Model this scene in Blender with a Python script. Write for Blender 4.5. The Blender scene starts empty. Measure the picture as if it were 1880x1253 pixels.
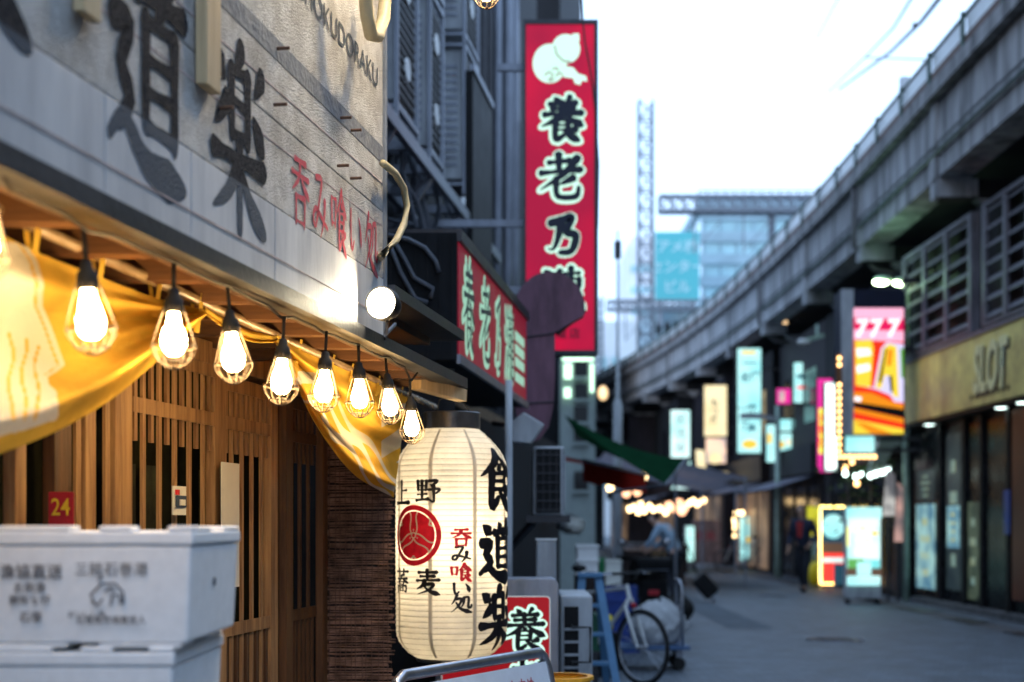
import bpy, bmesh, math, random
from mathutils import Vector, Matrix
random.seed(7)
sc = bpy.context.scene
COL = sc.collection
R = math.radians
# ------------------------------------------------------------------ camera, sky, sun, exposure
H, S, CX, CY = 1.42, 2611.0, 940.0, 960.0       # eye height, focal length and principal point in photograph pixels
cam = bpy.data.cameras.new('camera'); camo = bpy.data.objects.new('camera', cam); COL.objects.link(camo)
camo.location = (0, 0, H); camo.rotation_euler = (R(90), 0, 0)
cam.sensor_width = 36; cam.lens = 50; cam.shift_y = (CY-626.5)/1880
cam.clip_start = .05; cam.clip_end = 3000
cam.dof.use_dof = True; cam.dof.focus_distance = 4.8; cam.dof.aperture_fstop = 2.1; cam.dof.aperture_blades = 0
sc.camera = camo
W = bpy.data.worlds.new('World'); sc.world = W; W.use_nodes = True
nt = W.node_tree; nt.nodes.clear()
sky = nt.nodes.new('ShaderNodeTexSky'); sky.sky_type = 'NISHITA'; sky.sun_disc = False
SUN_EL, SUN_ROT = R(9), R(215)
sky.sun_elevation = SUN_EL; sky.sun_rotation = SUN_ROT; sky.air_density = 1.3; sky.dust_density = 2.2; sky.ozone_density = 2.5
veil = nt.nodes.new('ShaderNodeMix'); veil.data_type = 'RGBA'; veil.inputs[0].default_value = .8
veil.inputs[7].default_value = (8.3, 11.7, 17.2, 1)          # thin even cloud over the dusk sky
bg = nt.nodes.new('ShaderNodeBackground'); bg.inputs[1].default_value = .095
wo = nt.nodes.new('ShaderNodeOutputWorld')
nt.links.new(sky.outputs[0], veil.inputs[6]); nt.links.new(veil.outputs[2], bg.inputs[0]); nt.links.new(bg.outputs[0], wo.inputs[0])
sd = bpy.data.lights.new('sun', 'SUN'); sd.energy = .22; sd.angle = R(25); sd.color = (1, .93, .86)
so = bpy.data.objects.new('sun', sd); COL.objects.link(so)
sundir = Vector((math.sin(SUN_ROT)*math.cos(SUN_EL), math.cos(SUN_ROT)*math.cos(SUN_EL), math.sin(SUN_EL)))
so.rotation_euler = (-sundir).to_track_quat('-Z', 'Y').to_euler()
vs = sc.view_settings; vs.view_transform = 'Standard'; vs.look = 'None'; vs.gamma = 1; vs.use_curve_mapping = False
vs.exposure = .8
sc.render.engine = 'CYCLES'; sc.cycles.use_denoising = True; sc.cycles.max_bounces = 8

# ------------------------------------------------------------------ helpers
def at(px, py, Y): return Vector(((px-CX)/S*Y, Y, H+(CY-py)/S*Y))
def gnd(px, py):
    Y = H*S/(py-CY); return Vector(((px-CX)/S*Y, Y, 0))
K1, K2 = .1666, .132
def FY(px, off, k=K1): return off/(k-(px-CX)/S)                 # depth where the sight line of column px meets a left-hand wall plane
def F(Y, off, Z, k=K1): return Vector((k*Y-off, Y, Z))
def FP(px, py, off, k=K1):
    Y = FY(px, off, k); return Vector((k*Y-off, Y, H+(CY-py)/S*Y))

class MB:
    def __init__(s): s.v = []; s.f = []
    def add(s, vs, fs):
        o = len(s.v); s.v += [tuple(p) for p in vs]; s.f += [tuple(i+o for i in f) for f in fs]; return s
    def hexa(s, p): return s.add(p, [(0,3,2,1),(4,5,6,7),(0,1,5,4),(1,2,6,5),(2,3,7,6),(3,0,4,7)])
    def box(s, x0,x1,y0,y1,z0,z1):
        return s.hexa([(x0,y0,z0),(x1,y0,z0),(x1,y1,z0),(x0,y1,z0),(x0,y0,z1),(x1,y0,z1),(x1,y1,z1),(x0,y1,z1)])
    def fbox(s, Y0,Y1,o0,o1,z0,z1,k=K1):                          # box along a left-hand wall; o0 is the street side
        a = lambda Y,o,z: (k*Y-o, Y, z)
        return s.hexa([a(Y0,o1,z0),a(Y0,o0,z0),a(Y1,o0,z0),a(Y1,o1,z0),a(Y0,o1,z1),a(Y0,o0,z1),a(Y1,o0,z1),a(Y1,o1,z1)])
    def bar(s, a, b, w, h, up=(0,0,1)):
        a = Vector(a); b = Vector(b); d = (b-a).normalized(); u = Vector(up)
        if abs(d.dot(u)) > .98: u = Vector((0,1,0))
        x = d.cross(u).normalized()*w/2; y = x.cross(d).normalized()*h/2
        return s.hexa([a-x-y, a+x-y, a+x+y, a-x+y, b-x-y, b+x-y, b+x+y, b-x+y])
    def prism(s, pts, d):                                          # closed outline swept by vector d
        d = Vector(d); n = len(pts); P = [Vector(p) for p in pts]
        return s.add(P+[p+d for p in P], [tuple(range(n)), tuple(range(2*n-1, n-1, -1))]+[(i,n+i,n+(i+1)%n,(i+1)%n) for i in range(n)])
    def tube(s, path, r, n=8, cap=True):
        P = [Vector(p) for p in path]; m = len(P); vs = []; up = Vector((.31,.17,.93))
        for i, p in enumerate(P):
            d = (P[min(i+1,m-1)]-P[max(i-1,0)]).normalized()
            x = d.cross(up)
            x = (x if x.length > .05 else d.cross(Vector((1,0,0)))).normalized(); y = d.cross(x)
            rr = r[i] if isinstance(r, (list, tuple)) else r
            vs += [p+(x*math.cos(2*math.pi*j/n)+y*math.sin(2*math.pi*j/n))*rr for j in range(n)]
        fs = [(i*n+j, i*n+(j+1)%n, (i+1)*n+(j+1)%n, (i+1)*n+j) for i in range(m-1) for j in range(n)]
        if cap: fs += [tuple(range(n-1,-1,-1)), tuple(range((m-1)*n, m*n))]
        return s.add(vs, fs)
    def ring(s, c, axis, R_, r, n=24, m=6):
        c = Vector(c); a = Vector(axis).normalized(); x = a.orthogonal().normalized(); y = a.cross(x); vs = []
        for i in range(n):
            t = 2*math.pi*i/n; d = x*math.cos(t)+y*math.sin(t)
            vs += [c+d*(R_+r*math.cos(2*math.pi*j/m))+a*r*math.sin(2*math.pi*j/m) for j in range(m)]
        return s.add(vs, [(i*m+j, ((i+1)%n)*m+j, ((i+1)%n)*m+(j+1)%m, i*m+(j+1)%m) for i in range(n) for j in range(m)])
    def lathe(s, prof, c, axis=(0,0,1), n=24, a0=0, a1=None, capped=True):
        c = Vector(c); a = Vector(axis).normalized()
        x = Vector((1,0,0)) if abs(a.x) < .9 else Vector((0,1,0)); x = (x-a*x.dot(a)).normalized(); y = a.cross(x)
        full = a1 is None; m = n if full else n+1; vs = []
        for r, z in prof:
            for j in range(m):
                t = a0+((2*math.pi if full else a1-a0)*j/n)
                vs.append(c+a*z+(x*math.cos(t)+y*math.sin(t))*r)
        L = len(prof)
        fs = [(i*m+j, i*m+(j+1)%m, (i+1)*m+(j+1)%m, (i+1)*m+j) for i in range(L-1) for j in range(n)]
        if capped and full: fs += [tuple(range(m-1,-1,-1)), tuple(range((L-1)*m, L*m))]
        return s.add(vs, fs)
    def ball(s, c, r, n=10, sx=1, sy=1, sz=1):
        c = Vector(c); vs = [c+Vector((0,0,r*sz))]; m = n//2
        for i in range(1, m):
            t = math.pi*i/m
            vs += [c+Vector((r*sx*math.sin(t)*math.cos(2*math.pi*j/n), r*sy*math.sin(t)*math.sin(2*math.pi*j/n), r*sz*math.cos(t))) for j in range(n)]
        vs.append(c-Vector((0,0,r*sz))); L = len(vs)-1
        fs = [(0,1+j,1+(j+1)%n) for j in range(n)]
        for i in range(m-2): fs += [(1+i*n+j, 1+(i+1)*n+j, 1+(i+1)*n+(j+1)%n, 1+i*n+(j+1)%n) for j in range(n)]
        b = 1+(m-2)*n; fs += [(b+j, L, b+(j+1)%n) for j in range(n)]
        return s.add(vs, fs)
    def grid(s, P):                                                # P[i][j] points
        n, m = len(P), len(P[0])
        return s.add([p for row in P for p in row], [(i*m+j,(i+1)*m+j,(i+1)*m+j+1,i*m+j+1) for i in range(n-1) for j in range(m-1)])
    def mesh(s, name):
        me = bpy.data.meshes.new(name); me.from_pydata(s.v, [], s.f); me.update(); return me
    def build(s, name, m, parent=None, smooth=False, bevel=0, fix=True):
        me = s.mesh(name)
        if fix:
            b = bmesh.new(); b.from_mesh(me); bmesh.ops.recalc_face_normals(b, faces=b.faces); b.to_mesh(me); b.free()
        if smooth: me.polygons.foreach_set('use_smooth', [True]*len(me.polygons))
        if smooth == 'auto':
            try: me.set_sharp_from_angle(angle=R(40))
            except Exception: pass
        o = link(name, me, m, parent)
        if bevel:
            bv = o.modifiers.new('bevel', 'BEVEL'); bv.width = bevel; bv.segments = 2; bv.limit_method = 'ANGLE'
        return o
def link(name, me, m, parent=None):
    if m and not me.materials: me.materials.append(m)
    o = bpy.data.objects.new(name, me); COL.objects.link(o)
    if parent:
        o.parent = parent; o.matrix_parent_inverse = mw(parent).inverted()
    return o
def mw(o):
    m = Matrix.LocRotScale(o.location, o.rotation_euler, o.scale)
    return mw(o.parent) @ o.matrix_parent_inverse @ m if o.parent else m
def tag(o, label=None, cat=None, group=None, kind=None):
    if label: o['label'] = label
    if cat: o['category'] = cat
    if group: o['group'] = group
    if kind: o['kind'] = kind
    return o
def thing(name, label, cat, loc=(0,0,0), group=None):
    o = bpy.data.objects.new(name, None); o.empty_display_size = .1; COL.objects.link(o); o.location = loc
    return tag(o, label, cat, group)
def struct(o): o['kind'] = 'structure'; return o
def stuff(o): o['kind'] = 'stuff'; return o
def dup(root, delta=(0,0,0), label=None, group=None):
    r = root.copy(); COL.objects.link(r); r.location = Vector(root.location)+Vector(delta)
    if label: r['label'] = label
    if group: r['group'] = group
    for ch in list(root.children):
        c = ch.copy(); COL.objects.link(c); c.parent = r
        for g in list(ch.children):
            d = g.copy(); COL.objects.link(d); d.parent = c
    return r
def share(src, name, parent, offset):                              # another alike piece from the same mesh
    o = bpy.data.objects.new(name, src.data); COL.objects.link(o); o.parent = parent
    o.matrix_parent_inverse = src.matrix_parent_inverse.copy(); o.location = Vector(src.location)+Vector(offset)
    return o

# ------------------------------------------------------------------ materials
def pm(name, c, rough=.6, metal=0, var=.25, scale=6, bump=.1, c2=None, streak=0, spec=.22, fine=60, emit=None):
    m = bpy.data.materials.new(name); m.use_nodes = True; t = m.node_tree; b = t.nodes['Principled BSDF']
    L = t.links.new
    tc = t.nodes.new('ShaderNodeTexCoord'); mp = t.nodes.new('ShaderNodeMapping'); L(tc.outputs['Object'], mp.inputs[0])
    if streak: mp.inputs['Scale'].default_value = (1, 1, 1/streak)
    n = t.nodes.new('ShaderNodeTexNoise'); n.inputs['Scale'].default_value = scale; n.inputs['Detail'].default_value = 8; n.inputs['Roughness'].default_value = .65
    L(mp.outputs[0], n.inputs[0])
    r = t.nodes.new('ShaderNodeValToRGB'); L(n.outputs[0], r.inputs[0])
    c2 = c2 or tuple(x*(1-var) for x in c); hi = tuple(min(1, x*(1+var*.5)) for x in c)
    r.color_ramp.elements[0].position = .36; r.color_ramp.elements[0].color = (*c2, 1)
    r.color_ramp.elements[1].position = .62; r.color_ramp.elements[1].color = (*hi, 1)
    L(r.outputs[0], b.inputs['Base Color'])
    b.inputs['Metallic'].default_value = metal; b.inputs['Specular IOR Level'].default_value = spec
    mr = t.nodes.new('ShaderNodeMapRange'); L(n.outputs[0], mr.inputs[0]); mr.inputs[3].default_value = max(.03, rough-.12); mr.inputs[4].default_value = min(1, rough+.12)
    L(mr.outputs[0], b.inputs['Roughness'])
    if bump:
        n2 = t.nodes.new('ShaderNodeTexNoise'); n2.inputs['Scale'].default_value = fine; n2.inputs['Detail'].default_value = 4; L(mp.outputs[0], n2.inputs[0])
        bp = t.nodes.new('ShaderNodeBump'); bp.inputs['Strength'].default_value = bump; bp.inputs['Distance'].default_value = .02
        L(n2.outputs[0], bp.inputs['Height']); L(bp.outputs[0], b.inputs['Normal'])
    if emit: b.inputs['Emission Color'].default_value = (*emit[0], 1); b.inputs['Emission Strength'].default_value = emit[1]
    return m
G = .88
PAN = {}
def em(name, c, st, var=0, scale=4, c2=None):
    if st < 4: st *= G
    m = bpy.data.materials.new(name); m.use_nodes = True; t = m.node_tree; b = t.nodes['Principled BSDF']
    b.inputs['Base Color'].default_value = (*[min(.8, x*.35) for x in c], 1); b.inputs['Roughness'].default_value = .45; b.inputs['Specular IOR Level'].default_value = .2
    b.inputs['Emission Strength'].default_value = st
    if var or c2:
        tc = t.nodes.new('ShaderNodeTexCoord'); n = t.nodes.new('ShaderNodeTexNoise'); n.inputs['Scale'].default_value = scale; n.inputs['Detail'].default_value = 3
        r = t.nodes.new('ShaderNodeValToRGB'); t.links.new(tc.outputs['Object'], n.inputs[0]); t.links.new(n.outputs[0], r.inputs[0])
        c2 = c2 or tuple(x*(1-var) for x in c)
        r.color_ramp.elements[0].position = .38; r.color_ramp.elements[0].color = (*c2, 1)
        r.color_ramp.elements[1].position = .6; r.color_ramp.elements[1].color = (*c, 1)
        t.links.new(r.outputs[0], b.inputs['Emission Color'])
    else: b.inputs['Emission Color'].default_value = (*c, 1)
    return m
def glassm(name, c=(.006,.008,.01), rough=.1):
    m = pm(name, c, rough, 0, .3, 3, 0, spec=.14); return m
def cloth(name, c, trans=.5, c2=None, attr=None):
    m = bpy.data.materials.new(name); m.use_nodes = True; t = m.node_tree; L = t.links.new; out = t.nodes['Material Output']
    t.nodes.remove(t.nodes['Principled BSDF'])
    d = t.nodes.new('ShaderNodeBsdfDiffuse'); tr = t.nodes.new('ShaderNodeBsdfTranslucent'); mx = t.nodes.new('ShaderNodeMixShader'); mx.inputs[0].default_value = trans
    tc = t.nodes.new('ShaderNodeTexCoord'); n = t.nodes.new('ShaderNodeTexNoise'); n.inputs['Scale'].default_value = 7; n.inputs['Detail'].default_value = 6; L(tc.outputs['Object'], n.inputs[0])
    r = t.nodes.new('ShaderNodeValToRGB'); L(n.outputs[0], r.inputs[0])
    r.color_ramp.elements[0].position = .3; r.color_ramp.elements[0].color = (*[x*.78 for x in c], 1); r.color_ramp.elements[1].position = .65; r.color_ramp.elements[1].color = (*c, 1)
    src = r.outputs[0]
    if attr:
        a = t.nodes.new('ShaderNodeAttribute'); a.attribute_name = attr; rr = t.nodes.new('ShaderNodeValToRGB')
        rr.color_ramp.elements[0].position = .45; rr.color_ramp.elements[1].position = .55
        m2 = t.nodes.new('ShaderNodeMix'); m2.data_type = 'RGBA'; L(a.outputs['Fac'], rr.inputs[0]); L(rr.outputs[0], m2.inputs[0]); L(src, m2.inputs[6]); m2.inputs[7].default_value = (*c2, 1)
        src = m2.outputs[2]
    wv = t.nodes.new('ShaderNodeTexNoise'); wv.inputs['Scale'].default_value = 350; L(tc.outputs['Object'], wv.inputs[0])
    w2 = t.nodes.new('ShaderNodeTexNoise'); w2.inputs['Scale'].default_value = 16; w2.inputs['Detail'].default_value = 3; w2.inputs['Distortion'].default_value = 1.2; L(tc.outputs['Object'], w2.inputs[0])
    b0 = t.nodes.new('ShaderNodeBump'); b0.inputs['Strength'].default_value = .55; b0.inputs['Distance'].default_value = .02; L(w2.outputs[0], b0.inputs['Height'])
    bp = t.nodes.new('ShaderNodeBump'); bp.inputs['Strength'].default_value = .3; bp.inputs['Distance'].default_value = .005; L(wv.outputs[0], bp.inputs['Height']); L(b0.outputs[0], bp.inputs['Normal'])
    L(bp.outputs[0], d.inputs['Normal'])
    L(src, d.inputs[0]); L(src, tr.inputs[0]); L(d.outputs[0], mx.inputs[1]); L(tr.outputs[0], mx.inputs[2]); L(mx.outputs[0], out.inputs[0])
    return m
def woodm(name, c, c2, scale=5, rough=.5, axis=2):
    m = pm(name, c, rough, 0, .3, scale, .12, c2=c2, fine=45)
    mp = [n for n in m.node_tree.nodes if n.bl_idname == 'ShaderNodeMapping'][0]
    s_ = [5, 5, 5]; s_[axis] = .35; mp.inputs['Scale'].default_value = s_
    return m

M = {}
M['black'] = pm('black_paint', (.009,.009,.01), .6, var=.3, spec=.15)
M['rubber'] = pm('rubber', (.015,.015,.015), .7)
M['ink'] = pm('black_ink', (.012,.011,.013), .5, var=.4, scale=20, bump=0)
M['redink'] = pm('red_ink', (.72,.015,.03), .5, var=.25, scale=20, bump=0)
M['grey_metal'] = pm('grey_metal', (.2,.215,.25), .45, .5, streak=4)
M['silver'] = pm('silver_metal', (.42,.44,.48), .32, .85, bump=.03)
M['dark_metal'] = pm('dark_metal', (.05,.05,.055), .45, .5)
M['white_plastic'] = pm('white_plastic', (.62,.63,.62), .45, bump=.03, var=.15, streak=3)
M['acgrey'] = pm('painted_sheet_metal', (.36,.38,.4), .45, bump=.03, var=.3, streak=4)
M['rust'] = pm('rusty_iron', (.18,.09,.05), .8, .2, c2=(.08,.05,.04))
M['darkwall'] = pm('near_black_render', (.011,.0125,.015), .85, streak=4, var=.5)  # near-black base with random vertical streaks
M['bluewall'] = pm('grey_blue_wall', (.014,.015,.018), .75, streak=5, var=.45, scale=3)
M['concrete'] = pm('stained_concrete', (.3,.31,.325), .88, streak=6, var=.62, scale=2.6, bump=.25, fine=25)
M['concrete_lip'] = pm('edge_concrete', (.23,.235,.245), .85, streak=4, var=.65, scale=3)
M['soffit'] = pm('shaded_concrete', (.02,.02,.021), .9, var=.4, scale=2)  # near-black concrete colour with the shade under the deck painted in
M['brown_panel'] = pm('brown_weathered_panel', (.12,.08,.07), .7, streak=4, var=.4)
M['cedar'] = woodm('oiled_cedar', (.37,.22,.1), (.18,.09,.04))
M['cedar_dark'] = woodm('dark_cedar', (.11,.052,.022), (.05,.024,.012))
M['pine'] = woodm('raw_pine', (.56,.42,.24), (.42,.29,.15))
M['beam'] = woodm('orange_beam', (.13,.055,.02), (.05,.024,.012), axis=0)
M['bamboo'] = woodm('bamboo_pole', (.3,.22,.13), (.16,.1,.05), rough=.25, axis=1)
M['reed'] = pm('dry_reed', (.21,.13,.1), .75, var=.55, scale=14, bump=.2)
M['thread'] = pm('binding_thread', (.1,.06,.05), .8)
M['foam'] = pm('expanded_polystyrene', (.83,.83,.82), .75, var=.06, scale=30, bump=.06, fine=420)
M['stamp'] = pm('faded_stamp_ink', (.09,.09,.1), .7, var=.5, scale=60, bump=0)
M['road'] = pm('worn_asphalt', (.1,.122,.145), .62, var=.35, scale=2.5, bump=.8, fine=22, spec=.4)
M['cream_pipe'] = pm('cream_conduit', (.58,.47,.27), .45, var=.2)
M['cable'] = pm('black_cable', (.02,.02,.02), .5)
M['bluecable'] = pm('grey_cable', (.1,.11,.13), .5)
M['shade_glass'] = glassm('dark_glass')
M['glassgreen'] = glassm('greenish_glass', (.035,.04,.025), .12)
M['purple'] = pm('purple_painted_board', (.17,.08,.11), .55, var=.45, bump=.15, streak=4, scale=5)
M['blue_plastic'] = pm('pale_blue_plastic', (.09,.21,.36), .45, var=.15)
M['navy_plastic'] = pm('navy_plastic', (.03,.06,.25), .45)
M['yellow_plastic'] = pm('yellow_plastic', (.75,.6,.02), .45)
M['green_awning'] = cloth('green_canvas', (.009,.045,.02), .25)
M['red_awning'] = cloth('red_canvas', (.4,.03,.02), .3)
M['grey_awning'] = cloth('grey_canvas', (.25,.25,.3), .3)
M['plasticbag'] = cloth('white_polythene', (.62,.64,.66), .35)
M['skin'] = pm('skin', (.5,.3,.22), .5, var=.1)
M['hair'] = pm('black_hair', (.015,.012,.01), .5)
M['denim'] = pm('dark_trousers', (.02,.022,.03), .8)
M['jacket'] = pm('pale_blue_jacket', (.24,.33,.42), .8)
M['suit'] = pm('dark_blue_jacket', (.02,.025,.05), .7)
M['redshirt'] = pm('red_shirt', (.35,.03,.03), .7)
M['leaf'] = pm('leaf', (.05,.1,.03), .5)
M['yellowfascia'] = pm('yellow_metal_fascia', (.74,.63,.2), .45, .05, c2=(.42,.31,.12), scale=1.6, var=.3)
M['louver'] = pm('grey_louver_metal', (.15,.145,.17), .5, .3, streak=3)
M['brownwall'] = pm('brown_tile_wall', (.022,.013,.012), .5, var=.3)
M['bulb'] = em('lit_bulb', (1,.64,.27), 76)
M['smallbulb'] = em('small_warm_bulb', (1,.55,.2), 4.2)
M['yellowbulb'] = em('small_yellow_bulb', (1,.72,.2), 3.2/.6)
M['coldbulb'] = em('small_cold_bulb', (.75,1,.93), 5)
M['flood'] = em('flood_lens', (1,.86,.6), 55)
M['greenlamp'] = em('greenish_street_lens', (.72,1,.55), 13)
M['lampshell'] = pm('lamp_shell', (.3,.4,.34), .4, .2)

# ------------------------------------------------------------------ brush lettering (flat print built as thin ribbons)
BR = {
'食': 'p50,98,35,78,5,58;d50,96,70,76,97,60;d47,79,54,71;h30,62,73,65;v73,64,70,33;h31,49,71,50;h31,36,70,36;v30,63,29,8,48,20;p86,34,68,22;d48,35,66,18,95,2',
'道': 'd8,94,24,80;k6,62,26,63,15,45,27,32,13,18;n2,12,18,22,48,8,98,5;d47,98,56,86;p82,99,71,85;h36,81,97,84;p65,82,57,70;v46,70,46,24;h46,70,85,71;v84,71,84,22;h47,55,83,55;h47,40,83,40;h46,25,84,25',
'楽': 'p53,100,44,86;v36,86,37,50;h36,86,66,87;v66,87,65,50;h37,69,65,69;h37,52,65,52;d8,92,23,79;p27,67,7,50;p92,94,78,80;d76,68,94,53;h3,37,97,41;v51,50,50,-2;p48,37,30,18,4,6;d52,37,70,18,98,4',
'呑': 'h20,92,80,93;h5,72,95,74;p50,92,40,66,6,47;d52,73,70,60,96,48;v26,42,28,4;h26,42,74,43;v74,43,72,4;h28,8,72,8',
'み': 'k24,88,56,89,40,50,22,20,9,28,22,44,50,38,94,24;p76,64,72,34,50,6',
'い': 'k16,82,17,42,26,20,38,36;d70,78,82,60,88,36',
'処': 'p30,98,20,70,3,46;p24,76,50,77,42,48,24,24,3,4;n26,60,44,28,70,12,99,3;p62,84,60,50,47,26;k62,84,84,85,84,34,96,30,98,46',
'上': 'v48,97,48,10;h48,58,82,61;h4,7,97,10',
'野': 'v8,92,10,52;h8,92,46,93;v46,92,44,52;h10,72,44,72;h10,54,44,54;v27,92,27,12;h7,33,48,35;h1,8,53,15;k58,91,90,93,70,72;d62,77,82,62;k54,53,99,57,86,39;v77,54,76,3,61,11',
'蕎': 'h5,87,95,89;v32,99,34,77;v68,99,66,77;p68,76,28,67;h13,57,88,59;p50,69,36,50,6,37;d52,58,70,48,96,40;h34,44,66,44;v34,44,34,32;v66,44,66,32;h34,33,66,33;v17,25,17,-2;h17,25,83,26;v83,26,83,1,72,4;h38,17,62,17;v38,17,38,5;v62,17,62,5;h38,6,62,6',
'麦': 'h14,87,86,89;h22,72,78,73;h4,55,96,58;v50,99,50,56;p40,55,28,34,4,19;p36,38,75,39,54,16,8,-2;n34,33,60,12,98,-2',
'養': 'd30,98,41,87;p70,100,59,87;h20,83,83,86;h26,71,76,73;h6,58,95,62;v50,88,50,60;p44,60,28,44,0,30;n56,60,74,46,100,32;h34,45,66,46;v66,46,64,22;h36,34,64,34;h36,23,64,23;v34,45,34,0,54,9;p82,25,66,16;d50,25,66,10,90,-2;d47,54,54,47',
'老': 'h22,80,70,85;v45,100,46,62;h4,57,94,65;p88,92,56,56,2,18;p78,47,46,31;k40,45,39,13,50,3,84,5,90,26',
'乃': 'p46,86,38,42,24,12,8,14;k16,76,48,86,76,92,60,54,86,46,74,8,42,2',
'瀧': 'd8,93,22,82;d2,66,16,56;p22,36,14,18,4,2;d44,99,47,90;h32,85,62,87;d38,82,42,74;p57,82,52,74;h29,69,65,71;p36,62,36,30,30,2;h36,62,60,62;v60,62,60,3,52,6;h36,46,60,46;h36,32,60,32;v74,99,74,76;h74,87,94,88;h71,74,93,75;k71,74,71,6,97,6,99,20;h72,56,93,57;v93,75,93,57;h74,43,93,43;h74,31,93,31;h74,19,93,19',
}
def _sub(ch, x0, x1, y0=0, y1=100):
    out = []
    for st in BR[ch].split(';'):
        q = [float(a) for a in st[1:].split(',')]
        out.append(st[0]+','.join('%.1f' % (x0+(x1-x0)*a/100 if i % 2 == 0 else y0+(y1-y0)*a/100) for i, a in enumerate(q)))
    return ';'.join(out)
BR['喰'] = 'v5,78,8,36;h5,77,30,79;v30,78,28,36;h8,41,28,41;'+_sub('食', 33, 99)
PROF = {'h': (.95,.62,.62,.8,1.1), 'v': (1.1,.92,.85,.85,.7), 'p': (1.15,1,.8,.5,.16), 'd': (.3,.7,1.05,1.25,.7), 'n': (.45,.7,1,1.45,.5), 'k': (1,.85,.85,.9,.6)}
def brush(mb, ch, fn, wid=9.5, pad=0, z0=0, dz=.00015, jit=1.0):
    rnd = random.Random(ord(ch))
    for si, st in enumerate(BR[ch].split(';')):
        q = [float(a) for a in st[1:].split(',')]; P = [Vector((q[i]+rnd.uniform(-jit,jit), q[i+1]+rnd.uniform(-jit,jit))) for i in range(0, len(q), 2)]
        pr = PROF[st[0]]; w = wid*(.62 if st[0] == 'h' and abs(q[0]-q[-2]) < 45 else 1)*rnd.uniform(.9, 1.1)
        sm = []; n = len(P)
        for i in range(n-1):                                       # smooth path through the stroke's points
            a, b, c, d = P[max(i-1,0)], P[i], P[i+1], P[min(i+2,n-1)]
            N = max(3, int((c-b).length/5))
            for k in range(N):
                t = k/N
                sm.append(.5*((2*b)+(c-a)*t+(2*a-5*b+4*c-d)*t*t+(3*b-a-3*c+d)*t**3))
        sm.append(P[-1]); m = len(sm); vs = []; rows = []
        e0 = (sm[0]-sm[1]).normalized(); e1 = (sm[-1]-sm[-2]).normalized()
        def width(t):
            x = t*4; i = min(3, int(x)); return w*(pr[i]+(pr[i+1]-pr[i])*(x-i))/2+pad
        w0, w1 = width(0), width(1)
        seq = [(sm[0]+e0*w0*.75, .25*w0), (sm[0]+e0*w0*.45, .75*w0)]+[(p, width(i/(m-1))) for i, p in enumerate(sm)]+[(sm[-1]+e1*w1*.5, .72*w1), (sm[-1]+e1*w1*.9, .2*w1)]
        for i, (p, hw) in enumerate(seq):
            d = (seq[min(i+1,len(seq)-1)][0]-seq[max(i-1,0)][0]).normalized(); nn = Vector((-d.y, d.x))
            rag = 1+(0 if pad else rnd.uniform(-.07,.07))
            for sgn in (1, 0, -1): rows.append(fn((p.x+nn.x*hw*sgn*rag)/100, (p.y+nn.y*hw*sgn*rag)/100, z0+si*dz))
        L = len(seq)
        mb.add(rows, [(i*3+j, i*3+j+1, i*3+j+4, i*3+j+3) for i in range(L-1) for j in range(2)])
    return mb
def planefn(o, x, y, w, h):                                        # lettering box: lower-left o, unit vectors x and y, size w by h
    o = Vector(o); x = Vector(x).normalized(); y = Vector(y).normalized(); n = x.cross(y)
    return lambda u, v, z: o+x*(u*w)+y*(v*h)+n*z
def lettering(body, o, x, y, size, m, parent, bold=0, vertical=False, name='lettering', sx=1, lift=.004, shear=0, align='CENTER'):
    o = Vector(o); x = Vector(x).normalized(); y = Vector(y).normalized(); n = x.cross(y)
    c = bpy.data.curves.new('text', 'FONT'); c.body = '\n'.join(body) if vertical else body; c.size = size; c.align_x = align; c.offset = bold*size; c.shear = shear
    if vertical: c.space_line = 1.05
    t = bpy.data.objects.new('text', c); COL.objects.link(t)
    me = bpy.data.meshes.new_from_object(t.evaluated_get(bpy.context.evaluated_depsgraph_get())); bpy.data.objects.remove(t); bpy.data.curves.remove(c)
    if vertical: y0 = size*.45
    else: y0 = 0
    for v in me.vertices: v.co = o+x*(v.co.x*sx)+y*(v.co.y+y0*0)+n*lift
    me.name = name; me.materials.clear()
    return link(name, me, m, PAN.get(parent.name, parent))

# ================================================================== SETTING: street and ground
g = MB().add([(-60,-30,0),(60,-30,0),(60,400,0),(-60,400,0)], [(0,1,2,3)]).build('street', M['road']); struct(g)
_t = M['road'].node_tree; _L = _t.links.new; _b = _t.nodes['Principled BSDF']; _src = _b.inputs['Base Color'].links[0].from_socket
_br = _t.nodes.new('ShaderNodeTexBrick'); _br.inputs['Scale'].default_value = 1; _br.inputs['Brick Width'].default_value = .2; _br.inputs['Row Height'].default_value = .1; _br.inputs['Mortar Size'].default_value = .006
_br.inputs['Color1'].default_value = (1.15,1.15,1.15,1); _br.inputs['Color2'].default_value = (.72,.72,.74,1); _br.inputs['Mortar'].default_value = (.35,.35,.35,1); _br.offset = .5
_tc = [n for n in _t.nodes if n.bl_idname == 'ShaderNodeTexCoord'][0]; _L(_tc.outputs['Object'], _br.inputs[0])
_mu = _t.nodes.new('ShaderNodeMix'); _mu.data_type = 'RGBA'; _mu.blend_type = 'MULTIPLY'; _mu.inputs[0].default_value = 1; _L(_src, _mu.inputs[6]); _L(_br.outputs[0], _mu.inputs[7]); _L(_mu.outputs[2], _b.inputs['Base Color'])
def offgrid(name, Y0, Y1, X0, X1, lift, m):
    return struct(MB().add([(X0,Y0,lift),(X1,Y0,lift),(X1,Y1,lift),(X0,Y1,lift)], [(0,1,2,3)]).build(name, m))
M['gutterstrip'] = pm('drain_concrete', (.1,.1,.105), .7, var=.4)
offgrid('drain_strip', 8, 70, 6.35, 6.75, .004, M['gutterstrip'])

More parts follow.
